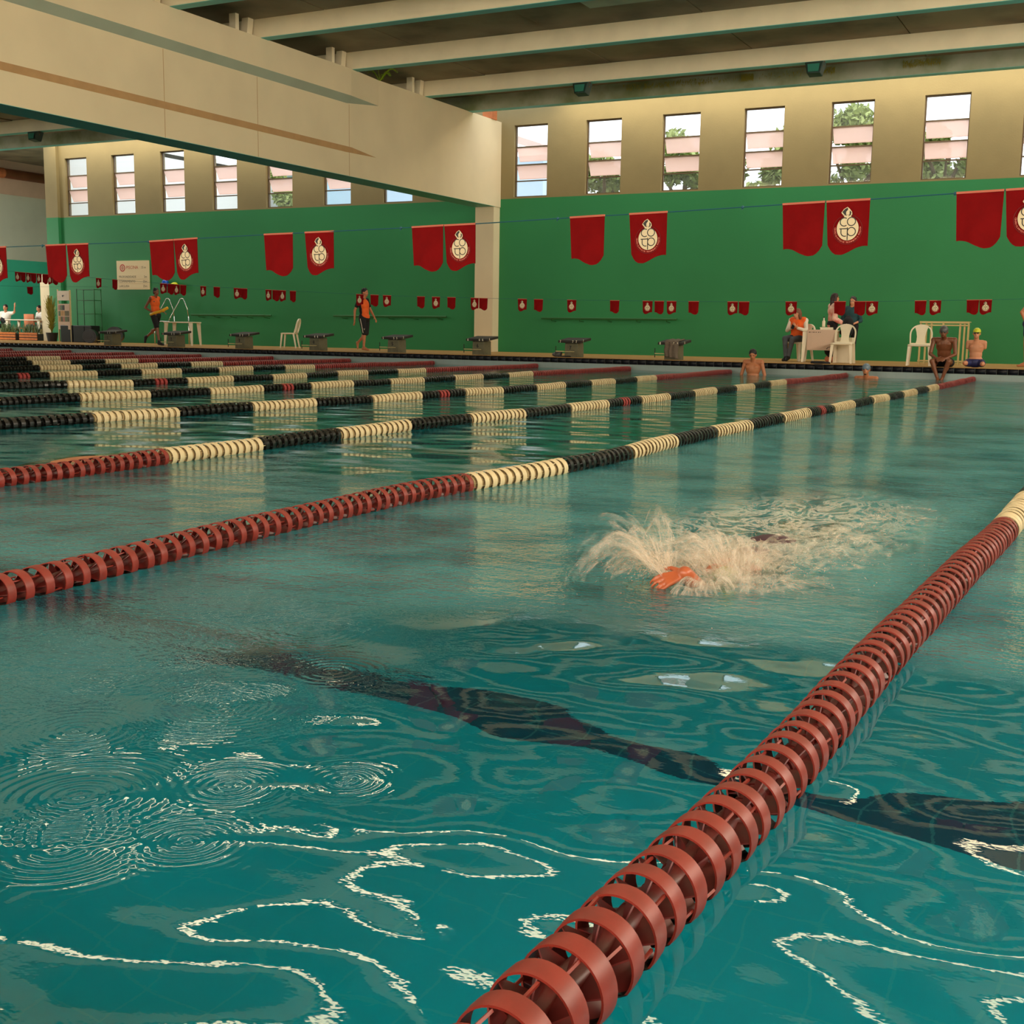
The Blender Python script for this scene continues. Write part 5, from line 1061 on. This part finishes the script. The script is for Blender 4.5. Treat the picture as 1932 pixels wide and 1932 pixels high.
# churned foam hummocks carrying the spray
def sheet(cx, cy, rx, ry, h, seed, nm, n=70):
    vs = []; fs = []
    for j_ in range(n+1):
        for i_ in range(n+1):
            u = -1+2*i_/n; w = -1+2*j_/n; x = cx+u*rx; y = cy+w*ry; r2 = min(1, math.sqrt(u*u+w*w))
            k = noise.fractal(Vector((x*9+seed, y*9, seed)), .6, 2.1, 5); k2 = noise.noise(Vector((x*26, y*26, seed)))
            vs.append((x, y, h*(1-r2*r2)*(.45+.45*max(0, .5+k))+.010*k2*(1-r2)-.012*r2-.006))
    for j_ in range(n):
        for i_ in range(n): fs.append((j_*(n+1)+i_, j_*(n+1)+i_+1, (j_+1)*(n+1)+i_+1, (j_+1)*(n+1)+i_))
    q = MB(); q.add(vs, fs); o = q.build(nm, M['froth'], smooth=True); return o
def froth_mat():
    m = bpy.data.materials.new('froth'); m.use_nodes = True; nt = m.node_tree; nt.nodes.clear(); N = nt.nodes; L = nt.links
    out = N.new('ShaderNodeOutputMaterial'); tr = N.new('ShaderNodeBsdfTransparent'); d = N.new('ShaderNodeBsdfDiffuse'); d.inputs[0].default_value = (.80, .76, .62, 1); g = N.new('ShaderNodeBsdfGlossy'); g.inputs['Roughness'].default_value = .1
    tc = N.new('ShaderNodeTexCoord'); mp = N.new('ShaderNodeMapping'); mp.inputs['Scale'].default_value = (1, .55, 1.0); L.new(tc.outputs['Object'], mp.inputs[0])
    n = N.new('ShaderNodeTexNoise'); n.inputs['Scale'].default_value = 16; n.inputs['Detail'].default_value = 7; n.inputs['Roughness'].default_value = .68; n.inputs['Distortion'].default_value = .8; L.new(mp.outputs[0], n.inputs['Vector'])
    sp = N.new('ShaderNodeSeparateXYZ'); L.new(tc.outputs['Object'], sp.inputs[0])
    hz = N.new('ShaderNodeMapRange'); hz.inputs[1].default_value = -.004; hz.inputs[2].default_value = .05; hz.inputs[3].default_value = .0; hz.inputs[4].default_value = .10; L.new(sp.outputs[2], hz.inputs[0])
    ad = N.new('ShaderNodeMath'); ad.operation = 'ADD'; L.new(n.outputs[0], ad.inputs[0]); L.new(hz.outputs[0], ad.inputs[1])
    r = N.new('ShaderNodeMapRange'); r.inputs[1].default_value = .50; r.inputs[2].default_value = .74; r.inputs[4].default_value = .62; L.new(ad.outputs[0], r.inputs[0])
    a = N.new('ShaderNodeMixShader'); a.inputs[0].default_value = .2; L.new(d.outputs[0], a.inputs[1]); L.new(g.outputs[0], a.inputs[2])
    e = N.new('ShaderNodeMixShader'); L.new(r.outputs[0], e.inputs[0]); L.new(tr.outputs[0], e.inputs[1]); L.new(a.outputs[0], e.inputs[2]); L.new(e.outputs[0], out.inputs[0]); return m
M['froth'] = froth_mat()
for i, (cx, cy, rx, ry, h) in enumerate(((-1.18, 4.05, .22, .32, .06), (-1.55, 3.85, .20, .24, .02), (-1.05, 4.75, .34, .75, .05), (-1.0, 5.7, .45, .6, .025))):
    o = sheet(cx, cy, rx, ry, h, i*7.3, 'froth'); tag(o, ['churned white froth over the swimmer\'s head', 'arched froth thrown left of the hand', 'froth along the swimmer\'s back and legs', 'kicked-up froth trailing farthest behind the swimmer'][i], 'froth', kind='stuff')
# second swimmer's back just breaking the surface beyond the third rope
b = MB(); b.ell((0, 0, 0), (.22, .5, .09)); b.capsule((-.1, -.55, -.02), (-.25, -1.0, -.02), .05, .04); b.ell((0, -.62, -.02), (.08, .11, .09)); b.capsule((.08, .5, -.08), (.1, 1.2, -.15), .08, .04); b.capsule((-.08, .5, -.08), (-.1, 1.2, -.15), .08, .04)
s2 = empty('person', (-5.85, 5.35, -.078), .12, 'second swimmer low in the water behind the third rope at the left edge', 'person'); fuse(b, 'body', M['skin_tan'], s2, .012, 3)

# ------------------------------------------------------------------ outside: trees and a pale building beyond the windows
M['outleaf'] = mat('sunlit_leaf', lin(190, 200, 120), .7, 0, .6, col2=lin(110, 130, 70))
M['bark'] = mat('bark', lin(110, 90, 70), .9, .3, 4)
M['facade'] = mat('pale_blue_facade', lin(205, 228, 250), .8); M['facade2'] = mat('pinkish_eaves', lin(235, 205, 195), .8); M['ground'] = mat('outside_ground', lin(150, 150, 120), .9)
b = MB(); b.box(-60, 25, YW+.3, 70, -.3, -.1); struct(b.build('ground', M['ground']))
def tree(x, y, h, r, label, n=4200):
    e = empty('tree', (x, y, -.1), 0, label, 'tree', 'trees beyond the high windows')
    b = MB(); b.tube([(0, 0, 0), (.1, 0, h*.35), (0, .1, h*.6), (.1, 0, h*.85)], [.22, .18, .12, .05], 8)
    for k in range(7): a = random.uniform(0, 2*PI); z = h*random.uniform(.4, .7); b.tube([(0, 0, z), (math.cos(a)*r*.4, math.sin(a)*r*.4, z+h*.12), (math.cos(a)*r*.85, math.sin(a)*r*.85, z+h*.2)], [.08, .05, .02], 6)
    b.build('trunk', M['bark'], e)
    blobs = [(random.gauss(0, r*.42), random.gauss(0, r*.42), h*random.uniform(.55, .92), r*random.uniform(.25, .45)) for _ in range(11)]
    vs = []; fs = []
    for k in range(n):
        bx_, by_, bz_, br = random.choice(blobs); d = Vector(rng.normal(size=3)).normalized()*br*random.random()**.4; c = Vector((bx_, by_, bz_))+d; q = Vector(rng.normal(size=3)).normalized(); p = q.cross(Vector(rng.normal(size=3))).normalized(); s_ = random.uniform(.07, .15); o_ = len(vs)
        vs += [c-q*s_, c+p*s_*.5, c+q*s_, c-p*s_*.5]; fs.append((o_, o_+1, o_+2, o_+3))
    q = MB(); q.v = vs; q.f = fs; q.m = [0]*len(fs); q.build('foliage', M['outleaf'], e)['kind'] = 'stuff'
for x, y, h, r, lab in ((-15.8, 36.5, 7.0, 1.3, 'tree seen through the second window right of the column'), (-13.2, 36.7, 7.3, 1.3, 'tree behind the third window right of the column'), (-10.6, 36.4, 7.2, 1.3, 'leafy tree behind the fourth window right of the column'), (-8.0, 36.6, 7.9, 1.35, 'tall branching tree behind the fifth window right of the column'),
                        (-5.3, 36.3, 7.3, 1.35, 'tree with sunlit crown behind the sixth window right of the column'), (-2.6, 36.6, 7.6, 1.35, 'tree behind the window at the right edge'), (-33.0, 42.5, 8.4, 1.3, 'tree showing before the pale blue building at the left')):
    tree(x, y, h, r, lab)
bl = empty('building', (-35.5, 46, -.1), 0, 'pale blue building outside beyond the left windows', 'building')
b = MB(); b.box(-6, 7.5, 0, 6, 0, 7.9); b.build('wall', M['facade'], bl)
b = MB(); b.box(-6.3, 7.8, -.5, 6.5, 7.9, 8.1); b.build('roof', M['facade2'], bl)
b2 = empty('building', (-24.4, 46, -.1), -.1, 'blue gable-ended building outside the first window right of the column', 'building')
b = MB(); b.box(-2.6, 1.8, 0, 3, 0, 8.2); b.build('wall', M['facade'], b2); b = MB(); b.add([(-2.9, -.8, 9.9), (2.2, -.8, 8.2), (2.2, 3.4, 8.2), (-2.9, 3.4, 9.9), (-2.9, -.8, 10.2), (2.2, -.8, 8.5), (2.2, 3.4, 8.5), (-2.9, 3.4, 10.2)], [(0, 3, 2, 1), (4, 5, 6, 7), (0, 1, 5, 4), (1, 2, 6, 5), (2, 3, 7, 6), (3, 0, 4, 7)]); b.build('roof', M['facade2'], b2)

# ------------------------------------------------------------------ cycles path settings
try:
    c = S.cycles; c.max_bounces = 6; c.diffuse_bounces = 3; c.glossy_bounces = 3; c.transmission_bounces = 5; c.transparent_max_bounces = 48; c.use_denoising = True; c.use_adaptive_sampling = True; c.adaptive_threshold = .03; c.adaptive_min_samples = 12; c.sample_clamp_indirect = 6
    c.caustics_refractive = True; c.caustics_reflective = False; c.blur_glossy = .3
except Exception: pass
